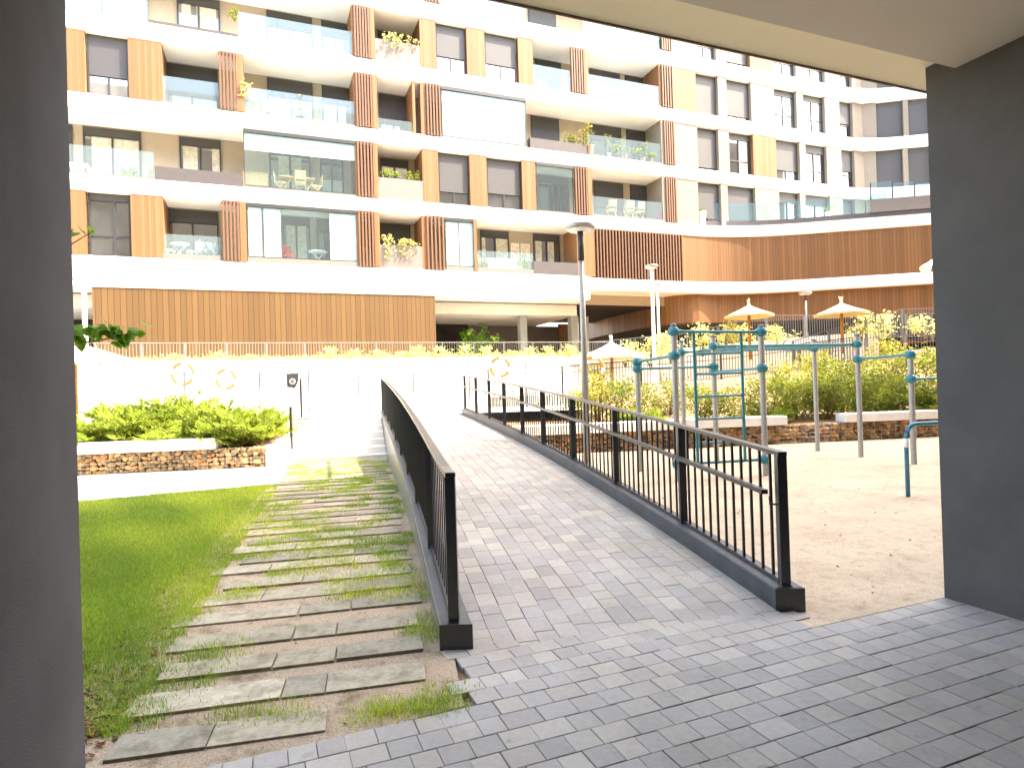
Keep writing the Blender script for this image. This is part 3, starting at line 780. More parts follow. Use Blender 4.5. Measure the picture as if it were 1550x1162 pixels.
fence('stair_railing', 'sloping grey handrail climbing to a level landing at the upper right', [(A(1200, 516, 25.5)[0], 25.5, A(1200, 516, 25.5)[2]-1.), (A(1365, 468, 25.5)[0], 25.5, A(1365, 468, 25.5)[2]-1.), (A(1419, 468, 25.5)[0], 25.5, A(1365, 468, 25.5)[2]-1.)], 1.0, 'fence_grey', .11, 1.5, .009, 'railing', postr=.035)
fence('path_railing', 'sunlit pale railing crossing the bushes at the right edge below the stair railing', [(A(1190, 524, 24)[0], 24, A(1190, 524, 24)[2]-.95), (A(1430, 500, 23.6)[0], 23.6, A(1430, 500, 23.6)[2]-.95)], .95, 'fence_light', .11, 1.5, .008, 'railing', mids=(.72,))
# pool fence: left run and rising right run
fl = [(-22, 23.2, .955), (-9.2, 22.6, .955), (-5.5, 22.2, .955), (.5, 21.6, .955)]
fence('pool_fence', 'sunlit pale pool fence of thin bars on tall posts above the junipers', fl, 1.58, 'fence_light', .12, 1.95, .005, 'fence', .1, .022, mids=(1.25,), pmat='post_grey')
pk = [(740, 602, 22.0), (852, 597, 22.8), (971, 585, 23.6), (1092, 575, 24.2), (1212, 559, 24.8), (1300, 548, 25.)]
fg = pline(pk)
fence('pool_fence', 'dark grey pool fence with bars rising to the right on a low concrete base', fg, 1.02, 'frame_grey', .125, 1.95, .009, 'fence', .08, .035, mids=(.80,))
fb = thing('fence_base_wall', 'low grey concrete base wall under the rising pool fence', 'low wall', fg[0])
b = MB()
for a, c in zip(fg[:-1], fg[1:]):
    b.quad((a[0], a[1]-.1, .3), (c[0], c[1]-.1, .3), (c[0], c[1]-.1, c[2]+.02), (a[0], a[1]-.1, a[2]+.02))
    b.quad((a[0], a[1]-.1, a[2]+.02), (c[0], c[1]-.1, c[2]+.02), (c[0], c[1]+.12, c[2]+.02), (a[0], a[1]+.12, a[2]+.02))
b.build('wall_face', M['concrete'], fb)
# handrail posts / bollard / sign on the left
b = MB(); p = A(440, 615, 14.9); b.box(p[0]-.03, p[0]+.03, 14.87, 14.93, 0, p[2]); b.box(p[0]-.06, p[0]+.06, 14.84, 14.96, 0, .012)
tag(b.build('handrail_post', M['black_metal']), 'dark slim post standing at the left foot of the stairs', 'post')
p = A(455, 573, 18.1); b = MB(); b.box(p[0]-.03, p[0]+.03, 18.07, 18.13, .9, p[2])
tag(b.build('handrail_post', M['black_metal']), 'dark slim post at the top of the stairs, right of the grey sign', 'post')
sx, sy = A(443, 575, 17.2)[0], 17.2
sg = thing('sign', 'small grey notice panel with a round white emblem on a post above the junipers', 'sign', (sx, sy, .9))
z0, z1 = A(443, 587, sy)[2], A(443, 565, sy)[2]; w = A(453, 575, sy)[0]-A(434, 575, sy)[0]
b = MB(); P = []
for dy in (-.012, .012): P += [(sx-w*.50, sy+dy, z1), (sx+w*.5, sy+dy, z1), (sx+w*.46, sy+dy, z1-.2), (sx+w*.2, sy+dy, z0), (sx-w*.46, sy+dy, z0+.02)]
b.add(P, [(0, 1, 2, 3, 4), (9, 8, 7, 6, 5)]+[(k, k+5, (k+1) % 5+5, (k+1) % 5) for k in range(5)]); b.build('panel', M['sign_grey'], sg)
b = MB(); b.tube([(sx, sy-.016, (z0+z1)/2-.02), (sx, sy-.02, (z0+z1)/2-.02)], .085, 20); em = b.build('emblem', M['white_paint'], sg)
b = MB(); b.tube([(sx, sy-.021, (z0+z1)/2-.02), (sx, sy-.022, (z0+z1)/2-.02)], .06, 20); b.build('emblem_disc', M['fence_light'], em)
b = MB(); b.tube([(sx, sy+.02, .9), (sx, sy+.02, z1+.08)], .022, 8); b.build('post', M['fence_light'], sg)
# lifebuoys
def buoy(label, px, py, Y, r, rail=True):
    p = A(px, py, Y); t = thing('lifebuoy', label, 'lifebuoy', (p[0], Y, p[2]))
    n, m_ = 28, 8
    for part, seg in [(0, 0), (0, 1), (0, 2), (0, 3), (1, 0), (1, 1), (1, 2), (1, 3)]:
        V = []; F = []; b = MB()
        if True:
            base = len(V); na = 6 if part == 0 else 3
            a0 = seg*math.pi/2+(0 if part == 0 else math.pi*.33); a1 = a0+(math.pi*.33 if part == 0 else math.pi*.17)
            for i in range(na+1):
                a = a0+(a1-a0)*i/na
                for k in range(m_):
                    q = 2*math.pi*k/m_; rr = r+.055*math.cos(q); V.append((p[0]+rr*math.cos(a), Y-.1+.045*math.sin(q), p[2]+rr*math.sin(a)))
            for i in range(na):
                for k in range(m_): F.append((base+i*m_+k, base+i*m_+(k+1) % m_, base+(i+1)*m_+(k+1) % m_, base+(i+1)*m_+k))
        b.add(V, F); b.build(('ring', 'band')[part], M[('orange_plastic', 'white_paint')[part]], t, smooth=True)
    if rail:
        b = MB(); b.box(p[0]-.03, p[0]+.03, Y-.03, Y+.03, .9, p[2]+.12); b.box(p[0]-.42, p[0]+.42, Y-.025, Y+.025, p[2]-.01, p[2]+.045); b.build('stand', M['fence_grey'], t)
    return t
buoy('orange and white lifebuoy on a cross-shaped stand above the left junipers', 279, 566, 21, .36)
buoy('orange and white lifebuoy on the pool fence to the right of the cross-shaped stand', 344, 574, 22.0, .33, False)
buoy('orange and white lifebuoy behind the far end of the ramp railing', 757, 556, 21.4, .32, False)
buoy('orange and white lifebuoy on the dark pool fence right of the tall lamp post', 896, 557, 22.9, .40, False)
# ================================================================ THATCHED PARASOLS
def parasol(label, x, y, z0, ztop_, r, drop, seed, mat='straw'):
    rn = random.Random(seed); t = thing('straw_parasol', label, 'parasol', (x, y, z0), 'straw parasols round the pool')
    b = MB(); b.tube([(x, y, z0-.1), (x, y, ztop_-.1)], [.07, .055], 10); b.build('pole', M['wood_pole'], t, smooth=True)
    N = 2600; a = RNG.uniform(0, 2*np.pi, N); u = np.sqrt(RNG.random(N)); L = RNG.uniform(.22, .4, N)*r*.6
    rr0 = u*r*.9; rr1 = np.minimum(rr0+L, r*RNG.uniform(.97, 1.05, N)); w = RNG.uniform(.012, .03, N); lift = RNG.uniform(-.02, .035, N)
    prof = lambda q: ztop_-.06-drop*(q/r)**.82
    a1 = a+RNG.normal(0, .06, N)
    p0 = np.c_[x+rr0*np.cos(a), y+rr0*np.sin(a), prof(rr0)+.01]; p1 = np.c_[x+rr1*np.cos(a1), y+rr1*np.sin(a1), prof(rr1)+lift]
    sd = np.c_[-np.sin(a), np.cos(a), 0*a]*w[:, None]
    V = np.stack([p0-sd, p0+sd, p1+sd, p1-sd], 1).reshape(-1, 3); F = np.arange(4*N).reshape(-1, 4)
    k = RNG.uniform(.7, 1.25, N); T = np.repeat(np.stack([k, k, k*.95], 1), 4, 0)
    big_loc(t, 'thatch', V, F, M[mat], T)
    b = MB(); nn = 24
    b.col = (.8, .78, .7)
    b.lathe([(.03, ztop_-.06)]+[(r*q, prof(r*q)-.015) for q in (.25, .5, .75, 1.)]+[(r*1., prof(r)-.07), (r*.75, prof(r*.75)-.08), (.06, ztop_-.16)], nn, (x, y, 0)); b.build('thatch_underside', M[mat], t)
    b = MB()
    for k in range(16):
        an = rn.uniform(0, 6.28); tl = rn.uniform(.02, .09); b.col = (1, 1, 1); hh = rn.uniform(.10, .24)
        b.tube([(x+math.cos(an)*.05, y+math.sin(an)*.05, ztop_-.09), (x+math.cos(an)*.025, y+math.sin(an)*.025, ztop_+.02), (x+math.cos(an)*tl, y+math.sin(an)*tl, ztop_+hh)], [.02, .014, .005], 5)
    b.build('straw_tuft', M[mat], t)
    return t
def big_loc(t, name, V, F, mat, T): return big_mesh(name, V-np.array(t['_o']), F, mat, t, T)
p = A(1133, 459, 26); parasol('straw parasol on an orange wooden pole left of the distant lamp post', p[0], 26, 2.6, p[2], .98, .47, 1)
p = A(1273, 456, 25.2); parasol('straw parasol on an orange wooden pole right of the distant lamp post', p[0], 25.2, 2.7, p[2], 1.03, .46, 2)
p = A(925, 515, 24.5); parasol('sun-bleached straw parasol with its pole hidden behind the pool fence', p[0], 24.5, 1., p[2], 1.35, .62, 3, 'straw_glare')
p = A(112, 512, 17.6); parasol('large straw parasol beside the dark wall at the far left, over the junipers', p[0], 17.6, .9, p[2], 1.95, .72, 4, 'straw_glare')
# ================================================================ VEGETATION
def leaf_cloud(n, clumps, spread, lmin, lmax, flat=.5):
    """leaf quads (folded diamonds) scattered round clump centres"""
    ci = RNG.integers(0, len(clumps), n); c = clumps[ci]
    p = c+RNG.normal(0, 1, (n, 3))*spread
    L = RNG.uniform(lmin, lmax, n); d = RNG.normal(0, 1, (n, 3)); d[:, 2] = d[:, 2]*flat+.15; d /= np.linalg.norm(d, axis=1)[:, None]
    r = RNG.normal(0, 1, (n, 3)); s = np.cross(d, r); s /= np.linalg.norm(s, axis=1)[:, None]
    w = L*RNG.uniform(.24, .36, n)
    tip = p+d*L[:, None]; m1 = p+d*(L*.45)[:, None]+s*w[:, None]; m2 = p+d*(L*.45)[:, None]-s*w[:, None]
    V = np.stack([p, m1, tip, m2], 1).reshape(-1, 3); F = np.arange(4*n).reshape(-1, 4)
    k = RNG.uniform(.65, 1.35, n)*np.repeat(1, n)*RNG.uniform(.75, 1.25, len(clumps))[ci]
    ye = RNG.random(n) < .12
    T = np.stack([k*np.where(ye, 1.8, 1.), k*np.where(ye, 1.25, 1.), k], 1)
    return V, F, np.repeat(T, 4, 0)
def shrub_proto(name, label, n, rx, rz, nclump, mat, lmin, lmax, spread=.11, cat='shrub', group=None):
    t = thing(name, label, cat, (0, 0, 0), group)
    cl = []
    while len(cl) < nclump:
        u = RNG.uniform(-1, 1, 3); q = np.linalg.norm(u)
        if q < 1 and q > .35: cl.append((u[0]*rx*(1+.15*math.sin(5*u[1])), u[1]*rx, rz*(.52+u[2]*.5)))
    cl = np.array(cl); V, F, T = leaf_cloud(n, cl, spread, lmin, lmax)
    V[:, 2] = np.maximum(V[:, 2], .01)
    big_mesh('foliage', V, F, M[mat], t, T)
    b = MB()
    for k in range(9):
        c = cl[RNG.integers(0, len(cl))]; b.tube([(c[0]*.08, c[1]*.08, -.1), tuple(c*np.array([.5, .5, .55])), tuple(c)], [.022, .013, .005], 5)
    b.build('stem', M['bark'], t)
    return t
def juniper_proto(label, nbr, rad, hgt, group):
    t = thing('juniper', label, 'juniper', (0, 0, 0), group); Vs = []; Ts = []; b = MB()
    for k in range(nbr):
        a = RNG.uniform(0, 2*np.pi); el = RNG.uniform(.15, 1.0); L = rad*RNG.uniform(.55, 1.1)
        st = np.array([RNG.normal(0, .25), RNG.normal(0, .25), RNG.uniform(.05, .3)])*np.array([rad*.7, rad*.7, hgt])
        d = np.array([math.cos(a)*math.cos(el), math.sin(a)*math.cos(el), math.sin(el)*hgt/rad*.9]); tipb = st+d*L
        nn = 95; u = RNG.random(nn)**.7; pos = st+(tipb-st)*u[:, None]; pos[:, 2] -= .1*L*u**2
        sidev = np.cross(d, [0, 0, 1.]); sidev /= np.linalg.norm(sidev)
        fan = (RNG.uniform(-1, 1, nn)*.16*(1.15-u))[:, None]*sidev
        pos = pos+fan+RNG.normal(0, .02, (nn, 3)); ll = RNG.uniform(.05, .13, nn)
        dd = d*.9+sidev*np.sign(fan@sidev)[:, None]*.75+RNG.normal(0, .25, (nn, 3))+np.array([0, 0, .25]); dd /= np.linalg.norm(dd, axis=1)[:, None]
        r = RNG.normal(0, 1, (nn, 3)); s = np.cross(dd, r); s /= np.linalg.norm(s, axis=1)[:, None]; w = ll*.13
        tip = pos+dd*ll[:, None]; m1 = pos+dd*(ll*.4)[:, None]+s*w[:, None]; m2 = pos+dd*(ll*.4)[:, None]-s*w[:, None]
        Vs.append(np.stack([pos, m1, tip, m2], 1).reshape(-1, 3)); q = RNG.uniform(.7, 1.3)
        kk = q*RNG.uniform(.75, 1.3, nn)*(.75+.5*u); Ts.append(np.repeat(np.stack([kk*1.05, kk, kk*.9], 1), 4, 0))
        if k % 4 == 0: b.tube([tuple(st*.3), tuple(st), tuple(st+(tipb-st)*.8)], [.012, .010, .004], 4)
    V = np.concatenate(Vs); T = np.concatenate(Ts)
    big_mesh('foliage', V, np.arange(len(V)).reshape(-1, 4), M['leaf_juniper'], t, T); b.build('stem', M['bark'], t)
    return t
jg = 'junipers in the left gabion bed'
J = juniper_proto('spreading juniper at the left end of the bench, next to the dark wall', 120, .85, .85, jg)
spots = [(-10.1, 15.6, 1.0, None), (-9.0, 15.9, 1.1, 'spreading juniper second from the dark wall behind the left bench'),
         (-8.0, 15.5, .95, 'low spreading juniper behind the middle of the left bench'), (-7.0, 16.0, 1.25, 'tall bright juniper behind the right end of the left bench'),
         (-6.1, 15.6, 1.15, 'juniper with a dark hollow beside the slim dark post'), (-5.75, 16.4, 1.1, 'feathery juniper leaning over the stairs below the grey sign'),
         (-8.5, 16.8, 1.2, 'pale juniper below the cross-shaped lifebuoy stand'), (-10.0, 16.9, 1.1, 'pale juniper under the large straw parasol')]
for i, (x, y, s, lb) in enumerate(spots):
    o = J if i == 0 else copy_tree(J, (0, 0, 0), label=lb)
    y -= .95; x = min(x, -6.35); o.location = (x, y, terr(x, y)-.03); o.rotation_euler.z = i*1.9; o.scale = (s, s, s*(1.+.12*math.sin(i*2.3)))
rg = 'junipers in the bed behind the climbing frame'
for (x, y, s, lb) in [(3.35, 16.3, .85, 'small bright juniper between two poles left of the ladder'), (12.3, 17.3, 1.5, 'dark spreading juniper at the right end of the gabion bed'), (11.2, 19.2, 1.2, 'green juniper on the slope beside the right wall'), (7.0, 16.6, .7, 'low dark juniper behind the right side of the ladder')]:
    o = copy_tree(J, (x, y, terr(x, y)-.02), x*2.1, (s, s, s*.8), lb); o['group'] = rg
sg_ = 'leafy shrubs on the slope behind the climbing frame'
S1 = shrub_proto('shrub', 'shrub', 3000, .75, 1.45, 60, 'leaf_shrub', .05, .10, .12, group=sg_)
S2 = shrub_proto('shrub', 'shrub', 2600, .85, 1.15, 50, 'leaf_shrub', .05, .095, .13, group=sg_)
S3 = shrub_proto('shrub', 'shrub', 1500, .6, 1.25, 30, 'leaf_yellow', .05, .10, .10, group=sg_)
def put(protos):
    used = set()
    for i, (pr_, x, y, s, lb) in enumerate(protos):
        o = pr_ if pr_.name not in used else copy_tree(pr_, (0, 0, 0)); used.add(pr_.name)
        o['label'] = lb; o.location = (x, y, terr(x, y)-.04); o.rotation_euler.z = i*1.37; o.scale = (s, s, s)
def bx(px, Y): return A(px, 560, Y)[0]
put([(S3, bx(905, 17.2), 17.2, 1.1, 'yellow-green shrub just right of the tall grey lamp post'),
     (S1, bx(950, 17.0), 17.0, .9, 'upright shrub behind the leftmost climbing pole'),
     (S2, bx(880, 18.6), 18.6, .8, 'low shrub behind the ramp railing left of the tall lamp post'),
     (S2, bx(1010, 18.6), 18.6, .9, 'pale shrub behind the left pole of the ladder'),
     (S1, bx(1062, 17.2), 17.2, .75, 'rounded shrub seen through the left half of the ladder'),
     (S2, bx(1110, 16.9), 16.9, .85, 'rounded shrub seen through the right half of the ladder'),
     (S1, bx(1165, 16.9), 16.9, .95, 'dense shrub behind the right pole of the ladder'),
     (S2, bx(1205, 17.3), 17.3, 1.0, 'dense shrub above the end of the middle bench'),
     (S1, bx(1245, 17.1), 17.1, .95, 'dense shrub above the bare stretch of gabion wall'),
     (S2, bx(1285, 17.4), 17.4, 1.05, 'dense shrub behind the pole at the left end of the right bench'),
     (S1, bx(1330, 17.4), 17.4, .95, 'dense shrub behind the middle of the right bench'),
     (S2, bx(1375, 17.6), 17.6, .9, 'shrub behind the pole closest to the right wall'),
     (S3, bx(1190, 19.5), 19.5, 1.15, 'yellow-green shrub rising above the dense bushes right of the ladder'),
     (S1, bx(1260, 19.6), 19.6, 1.15, 'sunlit shrub below the right straw parasol'),
     (S2, bx(1320, 19.4), 19.4, 1.25, 'sunlit broad shrub under the pale path railing'),
     (S1, bx(1395, 20.4), 20.4, 1.2, 'sunlit shrub at the right wall under the pale path railing'),
     (S3, bx(1230, 21.5), 21.5, 1.1, 'pale shrub under the overhead bars'),
     (S3, bx(1345, 22.0), 22.0, 1.2, 'pale tall shrub below the stair railing'),
     (S3, bx(1405, 17.1), 16.6, .5, 'small dry shrub behind the right bench next to the wall')])
# pale clipped shrubs along the terrace edge
hg = 'pale young shrubs along the terrace railing'
HS = shrub_proto('terrace_shrub', 'pale shrub', 420, .33, .75, 12, 'leaf_pale', .05, .10, .09, group=hg)
lst = [(160, .5), (262, .45), (330, .55), (385, .4), (493, .7), (540, .62), (575, .55), (602, .5), (637, .75), (665, .7), (700, .78), (742, .72), (772, .5), (800, .65), (835, .7), (858, .75)]
words = ['left of the leafy branch tip', 'below the left part of the wooden wall', 'third from the dark wall', 'fourth from the dark wall', 'fifth from the dark wall, with thin shoots', 'sixth from the dark wall', 'seventh from the dark wall', 'small, left of the tallest one', 'tall, under the end of the wooden wall', 'at the right end of the wooden wall', 'left of the small tree in the recess', 'under the small tree in the recess', 'small, left of the first column', 'right under the first column', 'between the two columns', 'left of the tall lamp post']
for i, ((px, h), w_) in enumerate(zip(lst, words)):
    Y = 0
    s = FA.fs(px, 3.1, RWd+.2); q = FA.pt(s, RWd+.2, 2.82)
    o = HS if i == 0 else copy_tree(HS, (0, 0, 0))
    o.location = q; o.rotation_euler.z = i*2.2; o.scale = (1.15, 1.15, h*1.15); o['label'] = 'pale shrub on the terrace edge '+w_
lst2 = [(905, 24.5, 1.9, .8, 'left of the climbing slope railing'), (945, 27.6, 2.55, 1.3, 'at the foot of the climbing slope railing'), (985, 26.8, 2.4, 1.7, 'left of the white lamp posts'), (1015, 26.6, 2.6, 1.6, 'right of the white lamp posts'), (1062, 26.8, 2.9, 1.6, 'above the left half of the ladder'), (1095, 26.6, 3.0, 1.5, 'left of the left straw parasol pole'), (1125, 26.9, 3.1, 1.3, 'right of the left straw parasol pole'), (1178, 26.6, 3.1, 1.1, 'with whitish leaves behind the tall level railing'), (1300, 25.9, 3.1, 1.6, 'right of the right straw parasol pole'), (1335, 26.4, 3.2, 1.5, 'below the notice on the tall level railing'), (1400, 25.0, 3.2, 1.1, 'next to the right wall on the upper slope')]
for i, (px, Y, z, h, w_) in enumerate(lst2):
    o = copy_tree(HS, (A(px, 500, Y)[0], Y, z), i*1.7, (1.7, 1.5, h), 'pale yellowish shrub '+w_); o['group'] = 'pale shrubs on the upper slope'
# low ground cover on the terrace bank
n = 5200; sx_ = RNG.uniform(-13, 13, n); cl = np.array([FA.pt(a, RWd+.18+RNG.uniform(-.1, .25), 2.97+RNG.uniform(-.05, .10)) for a in sx_])
V, F, T = leaf_cloud(n*3, cl, .05, .04, .08)
tag(big_mesh('ground_cover', V, F, M['leaf_pale'], None, T), 'pale low ground cover spilling over the top of the white retaining wall', 'ground cover', kind='stuff')
# notice on the level railing
p = A(1342, 484, 27.9); b = MB(); b.box(p[0]-.17, p[0]+.17, 27.88, 27.90, p[2]-.17, p[2]+.2); tag(b.build('notice', M['white_paint']), 'small white notice fixed to the tall level railing at the right', 'notice')
# ---- linden-like tree at the far left, its leaves reach past the wall
tr = thing('tree', 'broad-leaved green tree beside the dark left wall, branch tip reaching into view', 'tree', (-7.3, 8.2, 0))
tip = A(205, 505, 7.6)
b = MB(); b.tube([(-7.3, 8.2, -.1), (-7.25, 8.15, 1.3), (-7.1, 8.1, 2.4), (-7.2, 8.2, 4.2)], [.10, .085, .07, .03], 9)
br = [(-7.15, 8.1, 1.9), (-6.4, 7.9, 2.25), (-5.3, 7.7, 2.35), (tip[0], 7.6, tip[2])]
b.tube(br, [.035, .025, .013, .004], 6); b.tube([(-7.15, 8.1, 2.6), (-6.2, 7.8, 3.2), A(140, 350, 7.4)], [.03, .018, .004], 6)
for k in range(6):
    a = k*1.05+.4; b.tube([(-7.15, 8.1, 2.2+k*.3), (-7.2+math.cos(a)*1.1, 8.2+math.sin(a)*1.1, 3.+k*.3)], [.03, .006], 5)
b.build('trunk', M['bark'], tr, smooth=True)
def big_leaves(centres, spread, lmin, lmax):
    """heart-shaped hanging leaves: folded six-point polygons"""
    n = len(centres); p = centres+RNG.normal(0, 1, (n, 3))*spread; L = RNG.uniform(lmin, lmax, n)
    d = np.c_[RNG.normal(.35, .5, n), RNG.normal(-.1, .5, n), RNG.normal(-.45, .35, n)]; d /= np.linalg.norm(d, axis=1)[:, None]
    r = np.c_[RNG.normal(0, .5, n), RNG.normal(0, .5, n), np.ones(n)]; s = np.cross(d, r); s /= np.linalg.norm(s, axis=1)[:, None]; nn = np.cross(s, d)
    pts = []
    for (u, v, q) in ((0., 0, 0), (.02, .28, .06), (.30, .47, .10), (.62, .34, .07), (1., 0, 0), (.62, -.34, .07), (.30, -.47, .10), (.02, -.28, .06), (.42, 0, -.02)):
        pts.append(p+d*(L*u)[:, None]+s*(L*v)[:, None]+nn*(L*q)[:, None])
    V = np.stack(pts, 1).reshape(-1, 3); base = np.arange(n)*9; F = []
    for k in range(8): F.append(np.stack([base+8, base+k, base+(k+1) % 8], 1))
    kk = RNG.uniform(.7, 1.3, n); T = np.repeat(np.stack([kk*RNG.uniform(.8, 1.3, n), kk, kk], 1), 9, 0)
    return V, np.concatenate(F), T
cs = []
for px, py, Y, k in [(118, 500, 7.6, 7), (135, 495, 7.6, 7), (150, 505, 7.6, 8), (165, 500, 7.6, 9), (178, 503, 7.6, 8), (190, 505, 7.6, 6), (205, 502, 7.6, 3), (214, 506, 7.6, 2), (182, 518, 7.6, 5), (150, 490, 7.5, 4), (128, 512, 7.6, 4), (113, 512, 7.6, 4), (112, 348, 7.4, 3), (134, 352, 7.4, 2), (120, 344, 7.4, 1), (113, 664, 7.2, 2), (107, 418, 7.4, 2)]:
    for _ in range(k): cs.append(A(px, py, Y))
for _ in range(900):
    u = RNG.normal(0, 1, 3); u /= np.linalg.norm(u); q = RNG.uniform(.5, 1.)
    c = np.array([-7.5, 8.4, 3.6])+u*q*np.array([1.25, 1.4, 1.5])
    if c[0] > -.745*c[1]: continue
    cs.append(tuple(c))
V, F, T = big_leaves(np.array(cs), .035, .10, .16)
big_loc(tr, 'crown', V, F, M['leaf_tree'], T)
# ================================================================ APARTMENT BUILDING
BL = thing('apartment_building', 'white-banded apartment block with orange wood panels, slat screens and glass balconies', 'building', (FA.o[0], FA.o[1], 0))
def wb(name, mat, s0, s1, d0, d1, z0, z1, fr=FA, parent=None):
    b = MB(); b.box(s0, s1, d0, d1, z0, z1, fr); return b.build(name, M[mat], parent or BL)
FL = {2: (7.0, 9.37), 3: (10.0, 12.35), 4: (13.0, 15.3), 5: (16.0, 18.2), 6: (19.0, 21.2)}
DEP = 1.5
# --- unseen dark cores added to block light; rear walls of the balconies
sR = FA.fs(1310, 13.); FB = Fr(FA.pt(sR, 0, 0)[:2], R(-10.5))
s185 = FA.fs(1040, 8.)
wb('facade_wall', 'beige_wall', -14, s185-.3, DEP, DEP+.2, 5.84, 24)
wb('core', 'dark_inside', -14, s185+1, DEP+.25, 10, 5.84, 23.5)
wb('core', 'dark_inside', s185+.5, sR+.2, .5, 10, 10.0, 23.5)
wb('core', 'dark_inside', -.5, 9, .5, 8, 10., 23.5, FB)
def arc(p0, c, p1, n=8):
    return [tuple((1-t)**2*p0[k]+2*t*(1-t)*c[k]+t*t*p1[k] for k in (0, 1)) for t in [i/n for i in range(n+1)]]
def sweep(name, pts, z0, z1, depth, mat, d0=0., parent=None, lip=True, soff=None):
    n = len(pts); nor = []
    for i in range(n):
        a = pts[max(i-1, 0)]; c = pts[min(i+1, n-1)]; t = (c[0]-a[0], c[1]-a[1]); l = math.hypot(*t); nor.append((-t[1]/l, t[0]/l))
    off = lambda i, d: (pts[i][0]+nor[i][0]*d, pts[i][1]+nor[i][1]*d)
    r = .05 if lip else 0
    prof = [(d0+depth, z0), (d0+r, z0), (d0, z0+r), (d0, z1-r), (d0+r, z1), (d0+depth, z1)] if lip else [(d0+depth, z0), (d0, z0), (d0, z1), (d0+depth, z1)]
    V = [(*off(i, d), z) for i in range(n) for d, z in prof]; m_ = len(prof); F = []
    for i in range(n-1):
        for k in range(m_-1): F.append((i*m_+k, (i+1)*m_+k, (i+1)*m_+k+1, i*m_+k+1))
    F.append(tuple(range(m_))); F.append(tuple(range(n*m_-1, (n-1)*m_-1, -1)))
    b = MB(); b.add(V, F); return b.build(name, M[mat], parent or BL)
P2 = lambda fr, s, d=0.: fr.pt(s, d, 0)[:2]
upper = [P2(FA, -14), P2(FA, sR-2.2)]+arc(P2(FA, sR-2.0), P2(FA, sR), P2(FB, 2.0))+[P2(FB, 12)]
for (z0, z1) in ((12.35, 13.), (15.3, 16.), (18.2, 19.), (21.2, 22.)): sweep('floor_band', upper, z0, z1, 1.9, 'band_white')
sC = 22.0; FP = Fr(FA.pt(sC, 0, 0)[:2], R(-11))
pod = [P2(FA, sC-3.2)]+arc(P2(FA, sC-3.0), P2(FA, sC), P2(FP, 3.5), 12)+[P2(FP, 26)]
sweep('floor_band', [P2(FA, -14)]+pod, 9.37, 10., 1.9, 'band_white')
sM = FA.fs(893, 6.4)
sweep('floor_band', [P2(FA, -14), P2(FA, sM)], 5.84, 7.0, 1.9, 'band_white')
sweep('floor_band', [P2(FA, sM+.004)]+pod, 6.33, 6.95, 1.6, 'band_white')
# terrace floor on the podium, podium walls
b = MB(); b.add([(*p, 9.99) for p in pod]+[(*P2(FB, 11, .2), 9.99), (*P2(FA, sR, .2), 9.99)], [tuple(range(len(pod)+2))]); b.build('terrace_floor', M['deck'], BL)
sS0, sS1 = FA.fs(902, 8.2), FA.fs(1035, 8.2)
sweep('podium_wall', [P2(FA, sS1)]+pod[0:], 6.95, 9.37, .2, 'wood_dark', .06, lip=False)
b = MB(); nsl = 29
for i in range(nsl):
    s = sS0+(sS1-sS0)*(i+.5)/nsl; b.box(s-.035, s+.035, -.03, .14, 6.96, 9.36, FA)
b.build('slat_screen', M['slat_wood'], BL)
wb('slat_backing', 'wood_dark', sS0-.02, sS1+.02, .2, .26, 6.95, 9.37)
low = [(5.2, 43.), (6.3, 38.5), (7.6, 35.2)]+arc((8.2, 34.2), (9.0, 32.8), P2(FA, 19.6, .25), 6)[1:]+[P2(FA, 20.2, .25)]+arc(P2(FA, sC-1.6, .25), P2(FA, sC, .28), P2(FP, 3.2, .25), 8)+[P2(FP, 26, .25)]
sweep('lower_wall', low, 4.82, 6.36, .3, 'wood_dark', lip=False)
b = MB(); b.add([(*p, 4.825) for p in low]+[(34, 46, 4.825), (6, 46, 4.825)], [tuple(range(len(low)+1, -1, -1))]); b.build('undercroft_soffit', M['taupe_panel'], BL)
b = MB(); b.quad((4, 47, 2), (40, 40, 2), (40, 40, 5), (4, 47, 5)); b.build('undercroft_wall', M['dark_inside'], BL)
# --- window kit
def window(fr, s0, s1, z0, z1, d, sh=0., curt=None, header=.26, split=.5, sill=0., bright=False, rail=None, parent=None):
    """frame part with pane, shutter and header sub-parts; d = depth of the frame's face"""
    if s0 > s1: s0, s1 = s1, s0
    b = MB(); fw_ = .055; zt_ = z1-header
    b.box(s0, s0+fw_, d, d+.10, z0, z1, fr); b.box(s1-fw_, s1, d, d+.10, z0, z1, fr)
    b.box(s0+fw_, s1-fw_, d, d+.10, z0, z0+.06+sill, fr); b.box(s0+fw_, s1-fw_, d, d+.10, zt_-.05, zt_, fr)
    sm_ = s0+(s1-s0)*split; b.box(sm_-.035, sm_+.035, d+.004, d+.09, z0+.06+sill, zt_-.05, fr)
    if rail: b.box(s0+fw_, s1-fw_, d+.006, d+.088, z0+rail-.03, z0+rail+.03, fr)
    w = b.build('window', M['frame_grey'], BL)
    def sub(nm, mt, *a):
        bb = MB(); bb.box(*a, fr); o = bb.build(nm, M[mt]); 
        o.data.transform(Matrix.Translation(-Vector((FA.o[0], FA.o[1], 0)))); o.parent = w; return o
    sub('pane', 'window_pane_bright' if bright else 'window_pane', s0+fw_, s1-fw_, d+.05, d+.06, z0+.06, zt_-.05)
    if header > .05: sub('shutter_box', 'header_grey', s0+fw_, s1-fw_, d+.01, d+.09, zt_, z1)
    if sh > 0: sub('shutter', 'shutter', s0+fw_-.005, s1-fw_+.005, d-.012, d+.003, zt_-(zt_-z0)*sh, zt_)
    if curt:
        for (a, c) in curt: sub('curtain', 'curtain', s0+fw_+(s1-s0-2*fw_)*a, s0+fw_+(s1-s0-2*fw_)*c, d+.036, d+.049, z0+.07, zt_-.06)
    return w
